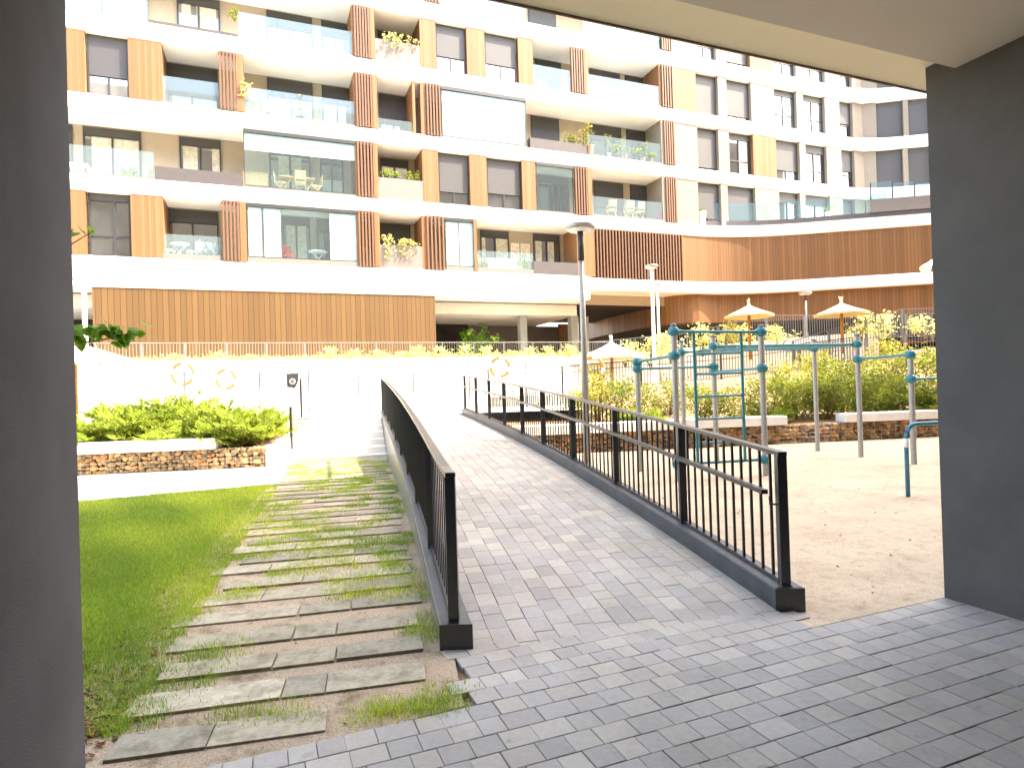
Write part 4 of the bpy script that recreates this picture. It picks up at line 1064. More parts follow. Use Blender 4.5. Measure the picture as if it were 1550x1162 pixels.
def bw(fl, p0, p1, sh=0., curt=None, base=0., bright=False):
    """window on the rear balcony wall"""
    z0, z1 = FL[fl]; zz = (z0+z1)/2; s0, s1 = FA.fs(p0, zz, DEP-.06), FA.fs(p1, zz, DEP-.06)
    window(FA, s0, s1, z0+base, z1-.06, DEP-.06, sh, curt, .30, bright=bright)
def S(px, fl, d=0.): z0, z1 = FL[fl]; return FA.fs(px, (z0+z1)/2, d)
def wood(fl, p0, p1, d0=.03):
    z0, z1 = FL[fl]; wb('wood_panel', 'wood', S(p0, fl), S(p1, fl), d0, .3, z0-.002, z1+.002)
def cream(fl, p0, p1, fr=FA):
    z0, z1 = FL[fl]; zz = (z0+z1)/2; wb('wall_panel', 'cream_wall', fr.fs(p0, zz), fr.fs(p1, zz), .05, .45, z0-.002, z1+.002, fr)
def fw_(fl, p0, p1, sh=0., curt=None, fr=FA, rail=None, bright=False, inset=.20, split=.5, header=.3):
    """full-height window set back in the front layer"""
    z0, z1 = FL[fl]; zz = (z0+z1)/2; window(fr, fr.fs(p0, zz), fr.fs(p1, zz), z0+.02, z1-.004, inset, sh, curt, header, split, 0, bright, rail)
def ret(fl, px, side='wood', w=.12, d1=DEP):
    z0, z1 = FL[fl]; s = S(px, fl); wb('side_panel', side, s-w/2, s+w/2, .035, d1, z0-.001, z1+.001)
def slats(fl, p0, p1, n=5, solid=None, depth=.9):
    z0, z1 = FL[fl]; s0, s1 = S(p0, fl), S(p1, fl); b = MB()
    e = s1 if solid is None else S(solid, fl)
    for i in range(n):
        s = s0+(e-s0)*(i+.5)/n; b.box(s-.038, s+.038, -.035, .11, z0-.01, z1+.01, FA)
    b.box(s0, e, .0, .06, z1-.12, z1-.04, FA); b.box(s0, e, .0, .06, z0+.05, z0+.12, FA)
    b.build('slat_screen', M['slat_wood'], BL)
    if solid is not None: wb('wood_panel', 'wood', e, s1, -.01, depth, z0-.001, z1+.001)
def rail(fl, p0, p1, h=1.05, base=.06, n=None):
    z0 = FL[fl][0]; zz = z0+.5; s0, s1 = FA.fs(p0, zz), FA.fs(p1, zz); L = s1-s0; n = n or max(1, round(L/1.5))
    wb('railing_base', 'taupe_panel', s0, s1, .03, .12, z0-.002, z0+base)
    b = MB()
    for i in range(n): b.box(s0+L*i/n+.006, s0+L*(i+1)/n-.006, .06, .075, z0+base-.004, z0+h, FA)
    b.build('glass_railing', M['rail_glass'], BL)
def parapet(fl, p0, p1, h, mat='taupe_panel', d0=.04):
    z0 = FL[fl][0]; zz = z0+h/2; wb('planter_box', mat, FA.fs(p0, zz), FA.fs(p1, zz), d0, d0+.35, z0-.002, z0+h)
def enclosure(fl, p0, p1, n, blinds=(), base=.2, rail_h=None):
    z0, z1 = FL[fl]; s0, s1 = S(p0, fl), S(p1, fl); L = s1-s0; b = MB()
    b.box(s0, s1, .02, .12, z1-.13, z1-.004, FA); b.box(s0, s1, .04, .10, z0+base, z0+base+.04, FA)
    b.box(s0, s0+.03, .05, .09, z0+base, z1-.13, FA); b.box(s1-.03, s1, .05, .09, z0+base, z1-.13, FA)
    fr_ = b.build('glazed_enclosure', M['frame_grey'], BL)
    if base > .05: wb('railing_base', 'taupe_panel', s0, s1, .03, .12, z0-.002, z0+base-.002)
    b = MB()
    for i in range(n): b.box(s0+L*i/n+.004, s0+L*(i+1)/n-.004, .066, .076, z0+base+.04, z1-.13, FA)
    o = b.build('glass', M['enclosure_glass']); o.data.transform(Matrix.Translation(-Vector((FA.o[0], FA.o[1], 0)))); o.parent = fr_
    for (q0, q1, a, c) in blinds:
        b = MB(); b.box(S(q0, fl), S(q1, fl), .10, .108, z0+base+.05+(z1-z0-base-.2)*a, z0+base+.05+(z1-z0-base-.2)*c, FA)
        o = b.build('roller_blind', M['blind_white']); o.data.transform(Matrix.Translation(-Vector((FA.o[0], FA.o[1], 0)))); o.parent = fr_
# ---------- level 2 (lowest flats)
wood(2, 60, 130); fw_(2, 132, 196, 0, rail=.75, split=.62, header=.24); wood(2, 198, 243); ret(2, 244.5)
bw(2, 252, 331, .12, None); rail(2, 246, 334, .95, .2); slats(2, 336, 373, 5, 364)
enclosure(2, 374, 541, 5, [(376, 396, 0, 1), (400, 425, 0, 1), (500, 540, 0, 1)]); bw(2, 428, 470, .0, [(.1, .9)]); bw(2, 480, 512, .15)
ret(2, 541.5, 'wood', .08); slats(2, 542, 575, 5, 567)
parapet(2, 575.5, 641, 1.0); bw(2, 577, 622, .55); ret(2, 641.5); slats(2, 645, 674, 5); wood(2, 642, 649)
enclosure(2, 675, 718, 2, [(676, 695, 0, 1), (697, 717.5, 0, 1)]); wb('wood_panel', 'wood', S(717.5, 2), S(722, 2), 0, .5, FL[2][0], FL[2][1])
bw(2, 728, 771, 0, [(0, .15), (.55, 1)]); bw(2, 808, 848, 0, [(.05, .3), (.5, .8)]); rail(2, 722, 808, .98, .2)
parapet(2, 808.5, 875, .62, 'dark_planter'); ret(2, 876, 'wood'); wood(2, 876.5, 901.5)
wb('rear_wall', 'beige_wall', -14, s185, DEP-.02, DEP+.0, 7.0, 7.4)
# ---------- level 3
bw(3, 80, 110, .2); bw(3, 126, 214, .0, [(.12, .98)]); bw(3, 272, 335, .0, [(.05, .42), (.8, 1)]); rail(3, 60, 233); parapet(3, 234, 367, .52, 'dark_planter')
enclosure(3, 369, 540, 5, [(370, 539, .68, 1.)], base=.06); bw(3, 408, 470, 0, [(.2, .8)], bright=True); bw(3, 485, 520, 0, None, bright=True); slats(3, 540, 572, 5, 565)
ret(3, 539.5, 'wood', .08)
parapet(3, 573, 641, .92); bw(3, 577, 619, .0, base=.75, bright=True); ret(3, 642); wood(3, 641.5, 664)
fw_(3, 665.5, 711, .72); wood(3, 712, 737.5); fw_(3, 739, 790, .66); wood(3, 791, 811.5)
enclosure(3, 813, 869, 2, (), base=.06); bw(3, 815, 862, .0, None); slats(3, 870, 896, 5, 890)
bw(3, 900, 944, .55); bw(3, 955, 985, .6); rail(3, 896.5, 1008, 1.0, .1); ret(3, 1006, 'cream_wall', .2); slats(3, 1008, 1025, 5)
# ---------- level 4
wood(4, 60, 128); fw_(4, 130, 193, .62, rail=None, bright=True); wood(4, 194, 241); ret(4, 242.5); bw(4, 250, 330, .5, None); rail(4, 243, 331)
slats(4, 331, 369, 5, 358); bw(4, 405, 474, .25); bw(4, 488, 533, .25); rail(4, 369.5, 537); slats(4, 538, 571, 6, 564)
ret(4, 537.5, 'wood', .08)
bw(4, 575, 616, .55); rail(4, 571.5, 625, .5); ret(4, 627); slats(4, 645, 668, 5); wood(4, 637, 645)
enclosure(4, 669, 797, 2, [(670, 796, .0, 1.)], base=.06)
bw(4, 805, 847, .75); parapet(4, 803, 889, .5, 'dark_planter'); bw(4, 893, 941, .25); bw(4, 949, 980, .25); rail(4, 890, 1005); slats(4, 1005, 1022, 5); ret(4, 1004, 'cream_wall', .2)
# ---------- level 5
bw(5, 80, 224, .0, None, bright=True); bw(5, 268, 333, .0, [(.08, .3), (.45, .95)]); rail(5, 60, 224); parapet(5, 224, 360, .12, 'dark_planter')
bw(5, 404, 473, .2, bright=True); bw(5, 487, 530, .2, bright=True); rail(5, 360, 534); slats(5, 535, 567, 6, 560); ret(5, 534, 'wood', .08)
parapet(5, 568, 637, .95); bw(5, 573, 614, .0, base=.75, bright=True); ret(5, 638); wood(5, 636, 660)
fw_(5, 661, 706, .62, bright=True); wood(5, 707, 734); fw_(5, 735.5, 783, .60, bright=True); wood(5, 785, 807)
bw(5, 811, 850, .35); rail(5, 807.5, 864); slats(5, 864, 890, 6, 886); bw(5, 894, 939, .15, bright=True); bw(5, 947, 978, .15, bright=True); rail(5, 890.5, 1001); ret(5, 1000, 'wood', .15); slats(5, 1001, 1020, 5)
# ---------- level 6
slats(6, 641, 665, 5); bw(6, 672, 735, .1, bright=True); bw(6, 740, 790, .1, bright=True); rail(6, 665, 796); bw(6, 800, 842, .6); bw(6, 887, 936, .0, bright=True); bw(6, 944, 976, .0, bright=True); rail(6, 883, 999); slats(6, 1000, 1017, 5)
# ---------- right-hand part: window strips in pale render
RW = {3: [('c', 1025, 1058), ('w', 1060, 1093, .8), ('c', 1093, 1103), ('w', 1103, 1145, .85), ('c', 1145, 1181), ('w', 1181, 1213, .15), ('c', 1213, 1221), ('w', 1221, 1258, .15), ('c', 1258, 1278), ('w', 1278, 1296, .5), ('c', 1296, 1311)],
      4: [('c', 1022, 1057), ('w', 1057, 1089, .92), ('c', 1089, 1105), ('w', 1105, 1141, 0), ('o', 1141, 1176), ('w', 1176, 1212, .72), ('c', 1212, 1221), ('w', 1221, 1253, .1), ('c', 1253, 1275), ('w', 1275, 1295, .5), ('c', 1295, 1311)],
      5: [('o', 1020, 1054), ('w', 1055, 1088, 1), ('c', 1088, 1101), ('w', 1101, 1138, .88), ('c', 1138, 1173), ('w', 1173, 1207, 0), ('c', 1207, 1217), ('w', 1217, 1250, 0), ('c', 1250, 1272), ('w', 1272, 1292, .55), ('c', 1292, 1311)],
      6: [('c', 1017, 1053), ('w', 1053, 1084, 0), ('c', 1084, 1099), ('w', 1099, 1135, .9), ('o', 1135, 1170), ('w', 1171, 1205, 0), ('c', 1205, 1214), ('w', 1214, 1249, 0), ('c', 1249, 1271), ('w', 1271, 1290, 0), ('c', 1290, 1311)]}
for fl, L in RW.items():
    for it in L:
        if it[0] == 'c': cream(fl, it[1], it[2])
        elif it[0] == 'o': wood(fl, it[1], it[2])
        else:
            narrow = it[2]-it[1] < 25
            fw_(fl, it[1], it[2], it[3], rail=.75, bright=(fl >= 5 and it[3] < .2), inset=.24, split=.5 if not narrow else .9, curt=[(.5, .9)] if (fl == 4 and it[3] < .05) else None)
for fl in (3, 4, 5, 6):
    z0, z1 = FL[fl]; zz = (z0+z1)/2
    for (a, c) in ((1311, 1327), (1368, 1375.5), (1411, 1440)):
        s0 = FB.fs(a, zz) if a > 1311 else 0.
        wb('wall_panel', 'cream_wall', s0, FB.fs(c, zz), .05, .45, z0-.002, z1+.002, FB)
    fw_(fl, 1327, 1368, .97, fr=FB, inset=.2); fw_(fl, 1375.5, 1411, .97, fr=FB, inset=.2)
# ---------- podium terrace edge
podc = pod[4:]
sA = S(1062, 3)
podA = [P2(FA, sA)]+[p for p in pod if (p[0]-FA.o[0])*FA.D[0]+(p[1]-FA.o[1])*FA.D[1] > sA+.15]
sweep('parapet_base', podA, 10., 10.32, .12, 'dark_planter', .35, lip=False)
def along(pts, step):
    out = [pts[0]]
    for a, c in zip(pts[:-1], pts[1:]):
        L = math.hypot(c[0]-a[0], c[1]-a[1]); n = max(1, round(L/step)); out += [(a[0]+(c[0]-a[0])*k/n, a[1]+(c[1]-a[1])*k/n) for k in range(1, n+1)]
    return out
gl = [P2(FA, sA, .4)]+[(p[0]-.05, p[1]+.4) for p in podA[1:-1]]+[P2(FP, 7.7, .4)]
b = MB()
for a, c in zip(gl[:-1], gl[1:]): b.bar((a[0], a[1], 10.81), (c[0], c[1], 10.81), .015, 1.0)
b.build('glass_railing', M['rail_glass'], BL)
pw = FP.fs(1318, 10.5, .3)
wb('terrace_parapet', 'taupe_panel', pw, pw+12, .25, .4, 10.32, 10.98, FP)
b = MB()
for i in range(7): b.box(pw+.04+i*1.05, pw+1.05+i*1.05, .31, .322, 10.98, 11.9-.12*min(i, 3), FP)
b.build('glass_railing', M['rail_glass'], BL)
b = MB()
for i in range(7): b.box(pw+i*1.05, pw+.05+i*1.05, .29, .34, 10.95, 11.9-.12*min(i, 3), FP)
b.build('railing_post', M['frame_grey'], BL)
# ---------- ground floor
sW0, sW1 = FA.fs(140, 4.5), FA.fs(660, 4.5)
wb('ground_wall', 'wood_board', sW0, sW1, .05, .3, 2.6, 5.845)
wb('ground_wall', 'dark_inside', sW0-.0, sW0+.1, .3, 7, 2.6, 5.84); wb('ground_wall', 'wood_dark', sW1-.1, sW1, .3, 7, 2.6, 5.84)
sE = FA.fs(893, 4.5)
wb('recess_soffit', 'soffit_white', sW1, sE+.3, 1.9, 9, 5.3, 5.84); wb('recess_soffit', 'soffit_white', -15, sW0, 1.9, 9, 5.3, 5.84)
wb('recess_wall', 'taupe_panel', FA.fs(700, 4.2, 7), sE+2, 7.2, 7.4, 2.6, 5.3); wb('recess_wall', 'dark_inside', sW1, FA.fs(706, 4.2, 7.), 6.6, 7.2, 2.6, 5.3)
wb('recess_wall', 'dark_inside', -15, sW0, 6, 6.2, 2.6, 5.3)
wb('recess_wall', 'wood_dark', FA.fs(845, 4.2, 6.), FA.fs(864, 4.2, 6.), 5.8, 6, 3.3, 5.3)
for (px, w) in ((791, .19), (868, .21)):
    b = MB(); s = FA.fs(px, 4.2, 2.3); b.box(s-w, s+w, 2.3-w, 2.3+w, 2.6, 5.31, FA); b.build('column', M['green_concrete'], BL)
b = MB(); s = FA.fs(884, 4.2, 2.6); b.box(s-.2, s+.2, 2.4, 2.8, 2.6, 5.31, FA); b.build('column', M['green_concrete'], BL)
b = MB()
for (px, d) in ((690, 2.6), (755, 2.6), (820, 2.7), (850, 3.4)):
    s = FA.fs(px, 5.3, d); q = FA.pt(s, d, 5.29); b.lathe([(.09, 0), (.09, .012)], 12, q)
b.build('downlight', M['white_paint'], BL)
# security lamp at the right, on its pole
p = A(1403, 402, 27.); fl_ = thing('floodlight', 'white cone-shaped floodlight on a pole by the right wall', 'floodlight', (p[0]+.5, 27, 3.3))
b = MB(); b.tube([(p[0]+.5, 27, 3.2), (p[0]+.5, 27, p[2]+.35)], .05, 10); b.build('post', M['white_paint'], fl_)
b = MB(); b.tube([(p[0]+.5, 27, p[2]+.2), (p[0]+.22, 26.98, p[2]+.16), (p[0]+.06, 26.96, p[2]+.02), (p[0]-.17, 26.9, p[2]-.2)], [.05, .09, .12, .23], 14); b.build('lamp_head', M['white_paint'], fl_)
# ================================================================ BALCONY THINGS
def bp(px, fl, d=.6, dz=0.): z0 = FL[fl][0]; s = FA.fs(px, z0+.4, d); return FA.pt(s, d, z0+dz)
class Lc:      # local frame turned with the facade
    def __init__(self, o, a=ANG): self.o = o; self.c, self.s = math.cos(a), math.sin(a)
    def pt(self, x, y, z): return (self.o[0]+x*self.c-y*self.s, self.o[1]+x*self.s+y*self.c, self.o[2]+z)
def chair(name, label, o, mat, a=0., group=None, arm=False):
    t = thing(name, label, 'chair', o, group); L = Lc(o, ANG+a)
    b = MB()
    for i in range(5): b.box(-.21, .21, -.2+i*.085, -.13+i*.085, .43, .455, L)
    b.build('seat', M[mat], t)
    b = MB()
    for i in range(4): b.box(-.21, .21, .21+.012*i, .23+.012*i, .56+.09*i, .63+.09*i, L)
    b.build('backrest', M[mat], t)
    for x in (-.2, .2):
        b = MB(); b.bar(L.pt(x, -.2, 0), L.pt(x, .22, .46), .025, .025); b.build('leg', M[mat], t)
        b = MB(); b.bar(L.pt(x, .24, 0), L.pt(x, -.18, .44), .025, .025); b.bar(L.pt(x, .2, .44), L.pt(x, .26, .92), .025, .025); b.build('leg', M[mat], t)
        if arm:
            b = MB(); b.box(x-.025, x+.025, -.2, .24, .63, .655, L); b.box(x-.02, x+.02, -.2, -.16, .44, .63, L); b.build('armrest', M[mat], t)
    return t
def table(label, o, mat, r=.35, h=.72, name='table', cat='table'):
    t = thing(name, label, cat, o); L = Lc(o)
    b = MB(); b.lathe([(r*.98, h-.025), (r, h-.015), (r, h), (.01, h)], 20, o); b.build('tabletop', M[mat], t)
    for k in range(2):
        b = MB(); sgn = 1 if k else -1
        for y in (-.15, .15): b.bar(L.pt(-.28*sgn, y, 0), L.pt(.24*sgn, y, h-.02), .022, .022)
        b.build('leg', M[mat], t)
    return t
def pot(name, label, o, r, h, mat, pr_=None, lf='leaf_shrub', n=160, ph=.4, pw=.2, group=None, cat='potted plant', nclump=12):
    t = thing(name, label, cat, o, group); b = MB()
    b.lathe([(r*.72, 0), (r*.95, h*.9), (r*1.06, h*.9), (r*1.06, h), (r*.9, h), (r*.85, h-.03), (.01, h-.03)], 16, o); b.build('pot', M[mat], t)
    cl = np.array([(o[0]+RNG.normal(0, pw*.6), o[1]+RNG.normal(0, pw*.6), o[2]+h+.05+abs(RNG.normal(.45, .3))*ph) for _ in range(nclump)])
    V, F, T = leaf_cloud(n, cl, pw*.28, .05, .11); big_loc(t, 'foliage', V, F, M[lf], T)
    b = MB()
    for c in cl[:5]: b.tube([(o[0], o[1], o[2]+h-.05), tuple(c)], [.012, .004], 5)
    b.build('stem', M['bark'], t); return t
table('white folding bistro table on the lowest left balcony', bp(272, 2, .65), 'white_paint', .36)
chair('folding_chair', 'white folding chair left of the bistro table on the lowest left balcony', bp(255, 2, .6), 'white_paint', 1.3)
chair('folding_chair', 'white folding chair right of the bistro table on the lowest left balcony', bp(291, 2, .65), 'white_paint', -1.3)
o = bp(312, 2, .6); t = thing('side_table', 'small balcony table under a mottled grey and white cloth', 'table', o); L = Lc(o)
b = MB(); rn = random.Random(5)
for i in range(12):
    for k in range(4):
        g_ = rn.uniform(.12, .7); b.col = (g_, g_, g_*.95); b.box(-.36+i*.06, -.302+i*.06, -.25, .25, .42+k*.09, .505+k*.09, L)
b.build('cloth', M['print_pattern'], t)
for x in (-.22, .2):
    bb = MB(); bb.bar(L.pt(x-.15, -.1, 0), L.pt(x+.15, -.1, .42), .025, .025); bb.bar(L.pt(x+.15, .1, 0), L.pt(x-.15, .1, .42), .025, .025); bb.build('leg', M['white_paint'], t)
chair('chair', 'red-orange chair behind the glass of the lowest glazed balcony', bp(437, 2, .8, .05), 'red_plastic', .4)
table('pale round table behind the glass of the lowest glazed balcony', bp(482, 2, .8), 'white_paint', .4)
# sofa
o = bp(762, 2, .75); t = thing('sofa', 'cream cushioned wooden sofa behind glass on the lowest balcony', 'sofa', o); L = Lc(o)
b = MB(); b.box(-.85, .85, -.38, .38, .18, .27, L); b.box(-.85, .85, .30, .38, .27, .72, L); b.box(-.9, -.82, -.38, .38, .0, .55, L); b.box(.82, .9, -.38, .38, .0, .55, L); b.build('frame', M['light_wood'], t)
for x in (-.4, .4):
    b = MB(); b.box(x-.38, x+.38, -.36, .28, .27, .43, L); b.build('seat_cushion', M['cushion_white'], t)
    b = MB(); b.box(x-.37, x+.37, .14, .29, .43, .86, L); b.build('back_cushion', M['cushion_white'], t)
for k, (a, c, w_) in enumerate(((773, 786, 'left'), (788, 802, 'right'))):
    zz = 8.35; s0, s1 = FA.fs(a, zz, DEP-.04), FA.fs(c, zz, DEP-.04); o = FA.pt((s0+s1)/2, DEP-.04, zz)
    t = thing('picture', w_+' one of two pale pictures with red speckles above the sofa', 'picture', o)
    b = MB(); b.box(s0, s1, DEP-.055, DEP-.026, zz-.42, zz+.42, FA); b.build('frame', M['cushion_white'], t)
    b = MB(); rn = random.Random(20+k)
    for i in range(7):
        for j in range(11):
            b.col = rn.choice(((.75, .28, .22), (.8, .72, .6), (.8, .72, .6), (.85, .5, .4), (.45, .4, .4)))
            ss = s0+.05+(s1-s0-.1)*(i+.5)/7; z_ = zz-.36+.72*(j+.5)/11; r_ = rn.uniform(.012, .028); b.box(ss-r_, ss+r_, DEP-.060, DEP-.0555, z_-r_, z_+r_, FA)
    b.build('print', M['print_pattern'], t)
pot('potted_plant', 'bushy dark green potted plant right of the balcony sofa', bp(795, 2, .4), .14, .22, 'dark_planter', lf='leaf_tree', n=260, ph=.55, pw=.26)
pot('potted_plant', 'small pale potted plant left of the balcony sofa', bp(723.5, 2, .3), .1, .2, 'white_pot', lf='leaf_pale', n=90, ph=.5, pw=.15)
# level 3
o = bp(387, 3, .6); t = thing('cupboard', 'low slatted wooden cupboard on the left glazed balcony', 'cupboard', o); L = Lc(o)
b = MB(); b.box(-.48, .48, .0, .4, .05, .78, L); b.build('body', M['light_wood'], t)
for x in (-.24, .24):
    b = MB()
    for k in range(7): b.box(x-.2, x+.2, -.012, -.001, .1+k*.095, .18+k*.095, L)
    b.build('door', M['light_wood'], t)
b = MB(); b.box(-.52, .52, -.03, .43, .78, .81, L); b.build('top', M['light_wood'], t)
o = bp(450, 3, .75); t = thing('dining_table', 'wooden folding dining table on the left glazed balcony', 'table', o); L = Lc(o)
b = MB()
for k in range(7): b.box(-.7, .7, -.35+k*.1, -.26+k*.1, .71, .74, L)
b.build('tabletop', M['light_wood'], t)
for x in (-.45, .45):
    b = MB(); b.bar(L.pt(x-.22, -.2, 0), L.pt(x+.22, -.2, .71), .04, .04); b.bar(L.pt(x+.22, .2, 0), L.pt(x-.22, .2, .71), .04, .04); b.build('leg', M['light_wood'], t)
chair('folding_chair', 'wooden folding chair at the left end of the dining table', bp(425, 3, .55), 'light_wood', 1.4)
chair('folding_chair', 'wooden folding chair at the right end of the dining table', bp(478, 3, .6), 'light_wood', -1.4)
chair('folding_chair', 'wooden folding chair in front of the dining table', bp(455, 3, .35), 'light_wood', 3.1)
ag = 'slatted wooden armchairs on the right balcony'
chair('armchair', 'slatted wooden armchair standing alone in the right balcony', bp(926, 3, .55, .1), 'light_wood', 2.9, ag, True)
chair('armchair', 'slatted wooden armchair left one of the close pair in the right balcony', bp(952, 3, .5, .1), 'light_wood', 3.0, ag, True)
chair('armchair', 'slatted wooden armchair right one of the close pair in the right balcony', bp(967, 3, .5, .1), 'light_wood', 3.2, ag, True)
o = bp(1004, 3, .35); t = thing('pouffe', 'bright pink pouffe at the slat screen of the right balcony', 'pouffe', o)
b = MB(); b.lathe([(.22, .0), (.3, .12), (.3, .5), (.2, .66), (.02, .7)], 16, o); b.build('cover', M['pink_fabric'], t, smooth=True)
o = bp(112, 3, .6); t = thing('lounge_chair', 'white lounge chair with pink and red cushions on the far left balcony', 'lounge chair', o); L = Lc(o)
b = MB(); b.box(-.5, .5, -.3, .3, .3, .4, L); b.box(-.62, -.5, -.3, .3, .3, .85, L); b.build('frame', M['white_paint'], t)
b = MB(); b.box(-.48, -.38, -.26, .26, .42, .8, L); b.build('back_cushion', M['pink_fabric'], t)
b = MB(); b.box(-.36, .48, -.27, .27, .402, .48, L); b.build('seat_cushion', M['cushion_white'], t)
for x in (-.45, .42):
    b = MB(); b.box(x-.025, x+.025, -.27, .27, 0, .3, L); b.build('leg', M['red_plastic'], t)
# plants growing out of the planters
def trailing(name, label, px, fl, w, n, lf, drop, zt_, seed, up=.25, d=.1, cat='trailing plant'):
    z0 = FL[fl][0]; s = FA.fs(px, z0+zt_, d); o = FA.pt(s, d, z0+zt_); t = thing(name, label, cat, o); rn = random.Random(seed); cl = []; b = MB()
    for k in range(max(4, n//26)):
        x = rn.uniform(-w, w); pts = [(x, .12, -.02), (x+rn.uniform(-.08, .08), .0, rn.uniform(.3, 1)*up), (x+rn.uniform(-.18, .18), -.12, rn.uniform(-.1, .6)*up)]
        if drop > .05: pts += [(pts[-1][0]+rn.uniform(-.08, .1), -.17, -rn.uniform(.2, 1.)*drop)]
        W_ = [FA.pt(s+p[0], d+p[1], z0+zt_+p[2]) for p in pts]; b.tube(W_, [.008]*len(W_), 5)
        for a, c in zip(W_[:-1], W_[1:]):
            for q in (.25, .6, .95): cl.append([a[i]+(c[i]-a[i])*q for i in range(3)])
    b.build('stem', M['bark'], t); V, F, T = leaf_cloud(n, np.array(cl), .035, .06, .13); big_loc(t, 'foliage', V, F, M[lf], T); return t
trailing('trailing_plant', 'pale trailing plant with hanging shoots over the lowest planter box', 610, 2, .85, 420, 'leaf_pale', .75, 1.0, 1, .45)
trailing('trailing_plant', 'pale trailing plant spilling over the topmost planter box beside the wood panel', 606, 5, .75, 260, 'leaf_pale', .5, .95, 2, .4)
trailing('planter_grass', 'bright green grassy plants filling the middle planter box', 607, 3, .8, 480, 'leaf_juniper', 0., .9, 3, .5, .2, 'plant')
trailing('planter_shrub', 'low green plant in the dark planter of the far left balcony', 205, 3, .5, 160, 'leaf_shrub', .0, .15, 4, .3, .3, 'plant')
trailing('planter_shrub', 'leafy plant at the left end of the upper right dark planter', 862, 4, .3, 220, 'leaf_shrub', .0, .5, 5, .55, .2, 'plant')
trailing('planter_shrub', 'tall loose olive plant at the right end of the upper right dark planter', 882, 4, .35, 260, 'leaf_yellow', .0, .5, 6, .95, .2, 'plant')
trailing('planter_shrub', 'tuft of flowers on the balcony glass corner near the top left', 362, 5, .3, 120, 'leaf_shrub', .2, .8, 7, .5, .1, 'plant')
trailing('planter_shrub', 'plant hanging over the glass right of the upper left slat screen', 380, 4, .3, 160, 'leaf_pale', .2, .8, 8, .6, .1, 'plant')
pg = 'plant pots along the upper right balcony'
pot('potted_plant', 'large terracotta pot with a tall thin plant on the upper right balcony', bp(893, 4, .12), .17, .5, 'terracotta', lf='leaf_yellow', n=130, ph=1.5, pw=.22, group=pg)
pot('potted_plant', 'slim white pot with a reddish-leaved plant on the upper right balcony', bp(922, 4, .2), .09, .3, 'white_pot', lf='leaf_yellow', n=90, ph=.8, pw=.12, group=pg)
pot('potted_plant', 'low grassy plant in a dark pot on the upper right balcony', bp(934, 4, .2), .12, .2, 'dark_planter', lf='leaf_yellow', n=110, ph=.5, pw=.16, group=pg)
pot('potted_plant', 'terracotta pot with a tall green shoot on the upper right balcony', bp(946, 4, .2), .12, .3, 'terracotta', lf='leaf_juniper', n=130, ph=.9, pw=.14, group=pg)
pot('potted_plant', 'wide loose yellow-green plant on the upper right balcony', bp(961, 4, .2), .13, .2, 'dark_planter', lf='leaf_yellow', n=150, ph=.6, pw=.22, group=pg)
pot('potted_plant', 'terracotta pot with a round bright green plant on the upper right balcony', bp(973, 4, .2), .13, .28, 'terracotta', lf='leaf_juniper', n=220, ph=.5, pw=.2, group=pg)
pot('potted_plant', 'terracotta pot with a small green plant next to the slat screen', bp(985, 4, .2), .13, .28, 'terracotta', lf='leaf_juniper', n=120, ph=.35, pw=.16, group=pg)
# level 4 left balcony chairs, level 5 laundry table
cg = 'white slatted chairs on the upper left balcony'
chair('folding_chair', 'white slatted chair, left one of the pair on the upper left balcony', bp(408, 4, .5), 'white_paint', .1, cg)
chair('folding_chair', 'white slatted chair, right one of the pair on the upper left balcony', bp(431, 4, .5), 'white_paint', -.1, cg)
pot('potted_plant', 'spiky potted plant right of the white chairs on the upper left balcony', bp(455, 4, .45), .2, .25, 'dark_planter', lf='leaf_yellow', n=120, ph=.6, pw=.25)
pot('potted_plant', 'potted plant with pale leaves at the slat screen of the upper left balcony', bp(385, 4, .4), .16, .35, 'white_pot', lf='leaf_pale', n=130, ph=.8, pw=.2)
o = bp(968, 5, .5); table('white table with a folded white sheet on the top right balcony', o, 'white_paint', .45)
# podium terrace
q = A(1068, 335, 32.6); pot('potted_plant', 'white tapered pot at the left corner of the podium terrace', (q[0], 33.2, 10.0), .22, .75, 'white_pot', lf='leaf_shrub', n=60, ph=.2, pw=.15)
q = A(1160, 335, 34.6); pot('potted_tree', 'slender potted tree on the podium terrace beside the closed parasol', (q[0], 34.9, 10.), .2, .4, 'white_pot', lf='leaf_tree', n=420, ph=1.7, pw=.22, nclump=30)
q = A(1250, 325, 34.8); pot('potted_plant', 'pot of orange flowers on the podium terrace', (q[0], 34.6, 10.4), .15, .5, 'white_pot', lf='leaf_shrub', n=90, ph=.3, pw=.2)
q = A(1171, 320, 35.); o = (q[0], 35.3, 10.); t = thing('closed_parasol', 'closed white parasol standing on the podium terrace', 'parasol', o)
b = MB(); b.tube([(o[0], o[1], 10.), (o[0], o[1], 12.3)], .025, 8); b.build('pole', M['white_paint'], t)
b = MB(); b.lathe([(.16, .5), (.2, .7), (.13, 1.2), (.15, 1.6), (.06, 2.2), (.01, 2.35)], 10, o); b.build('canopy', M['cushion_white'], t)
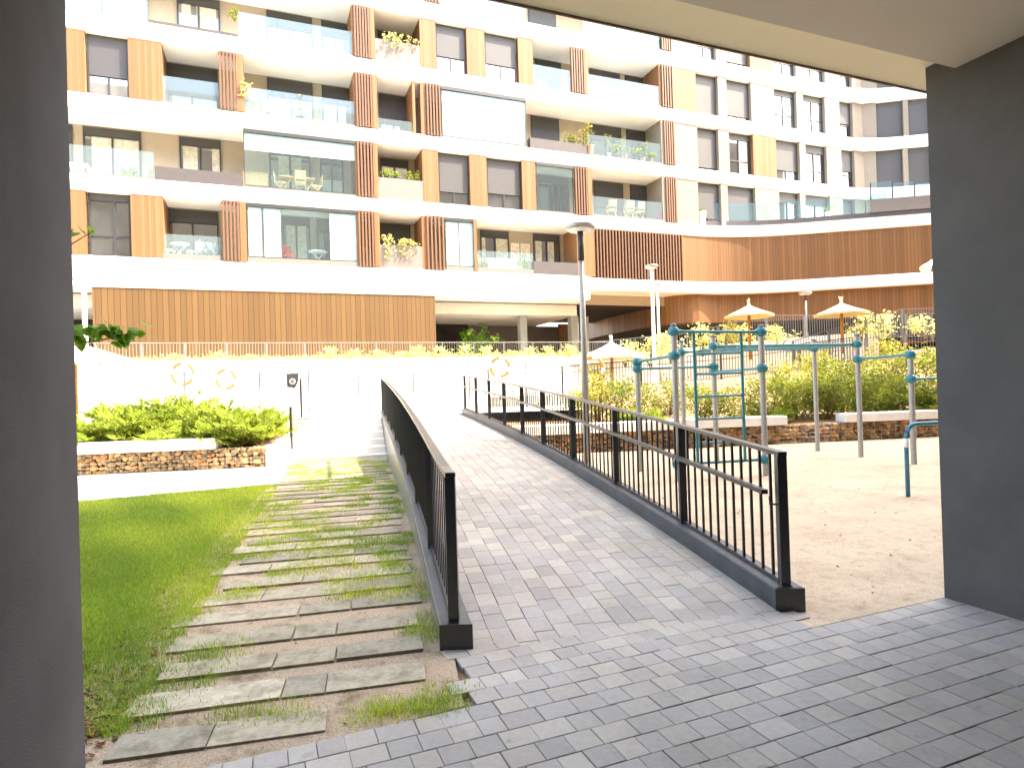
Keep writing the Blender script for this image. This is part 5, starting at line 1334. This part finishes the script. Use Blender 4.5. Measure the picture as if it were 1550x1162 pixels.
# small tree in the ground-floor recess
s = FA.fs(722, 3.6, 1.2); o = FA.pt(s, 1.2, 2.62); t = thing('small_tree', 'small dark green tree in the ground floor recess left of the first column', 'tree', o)
b = MB(); b.tube([o, (o[0], o[1], o[2]+.7), (o[0]+.1, o[1], o[2]+1.2)], [.05, .04, .02], 7); b.build('trunk', M['bark'], t)
cl = np.array([(o[0]+RNG.normal(0, .5), o[1]+RNG.normal(0, .4), o[2]+1.25+RNG.normal(0, .32)) for _ in range(38)])
V, F, T = leaf_cloud(900, cl, .09, .08, .16); big_loc(t, 'crown', V, F, M['leaf_tree'], T)
# ================================================================ THE PASSAGE BUILDING (around the viewer)
PBd = thing('passage_building', 'building over the viewer with dark rendered passage walls and cream ceiling edge', 'building', (PF.o[0], PF.o[1], 0))
def pb(name, mat, s0, s1, d0, d1, z0, z1):
    b = MB(); b.box(s0, s1, d0, d1, z0, z1, PF); return b.build(name, M[mat], PBd)
W0 = -5.27
pb('side_wall', 'dark_render', 0, .45, -12, 0, -.1, 4.2)
pb('pillar', 'dark_render', W0-.45, W0, -1.15, 0, -.1, 4.2)
pb('side_wall', 'dark_render', W0-2.65, W0-2.2, -12, -.502, -.1, 4.2)
pb('front_wall', 'dark_render', .452, 48, -.5, -.003, -.1, 3.9); pb('front_wall', 'dark_render', -22, W0-.452, -.5, -.003, -.1, 3.9)
pb('rear_wall', 'dark_render', W0-2.198, -.002, -12, -11.6, -.1, 3.9)
pb('ceiling', 'ceiling_grey', W0+.002, -.002, -11.6, -.21, 3.755, 3.95); pb('ceiling', 'ceiling_grey', W0-2.198, W0, -11.6, -1.152, 3.755, 3.949); pb('ceiling', 'ceiling_grey', W0-2.198, W0-.452, -1.15, -.502, 3.755, 3.949)
pb('soffit', 'soffit_bounce_lit', -22, 48, -.209, .25, 3.86, 3.99)
b = MB(); b.box(-22, 48, .251, .263, 3.848, 3.99, PF); b.build('drip_edge', M['brown_edge'], PBd)
HB = 24.
pb('upper_storeys', 'beige_wall', -22, 20., -11, .19, 4.0, HB); pb('upper_storeys', 'beige_wall', 20.002, 48, -11, .19, 4.0, HB+2.4)
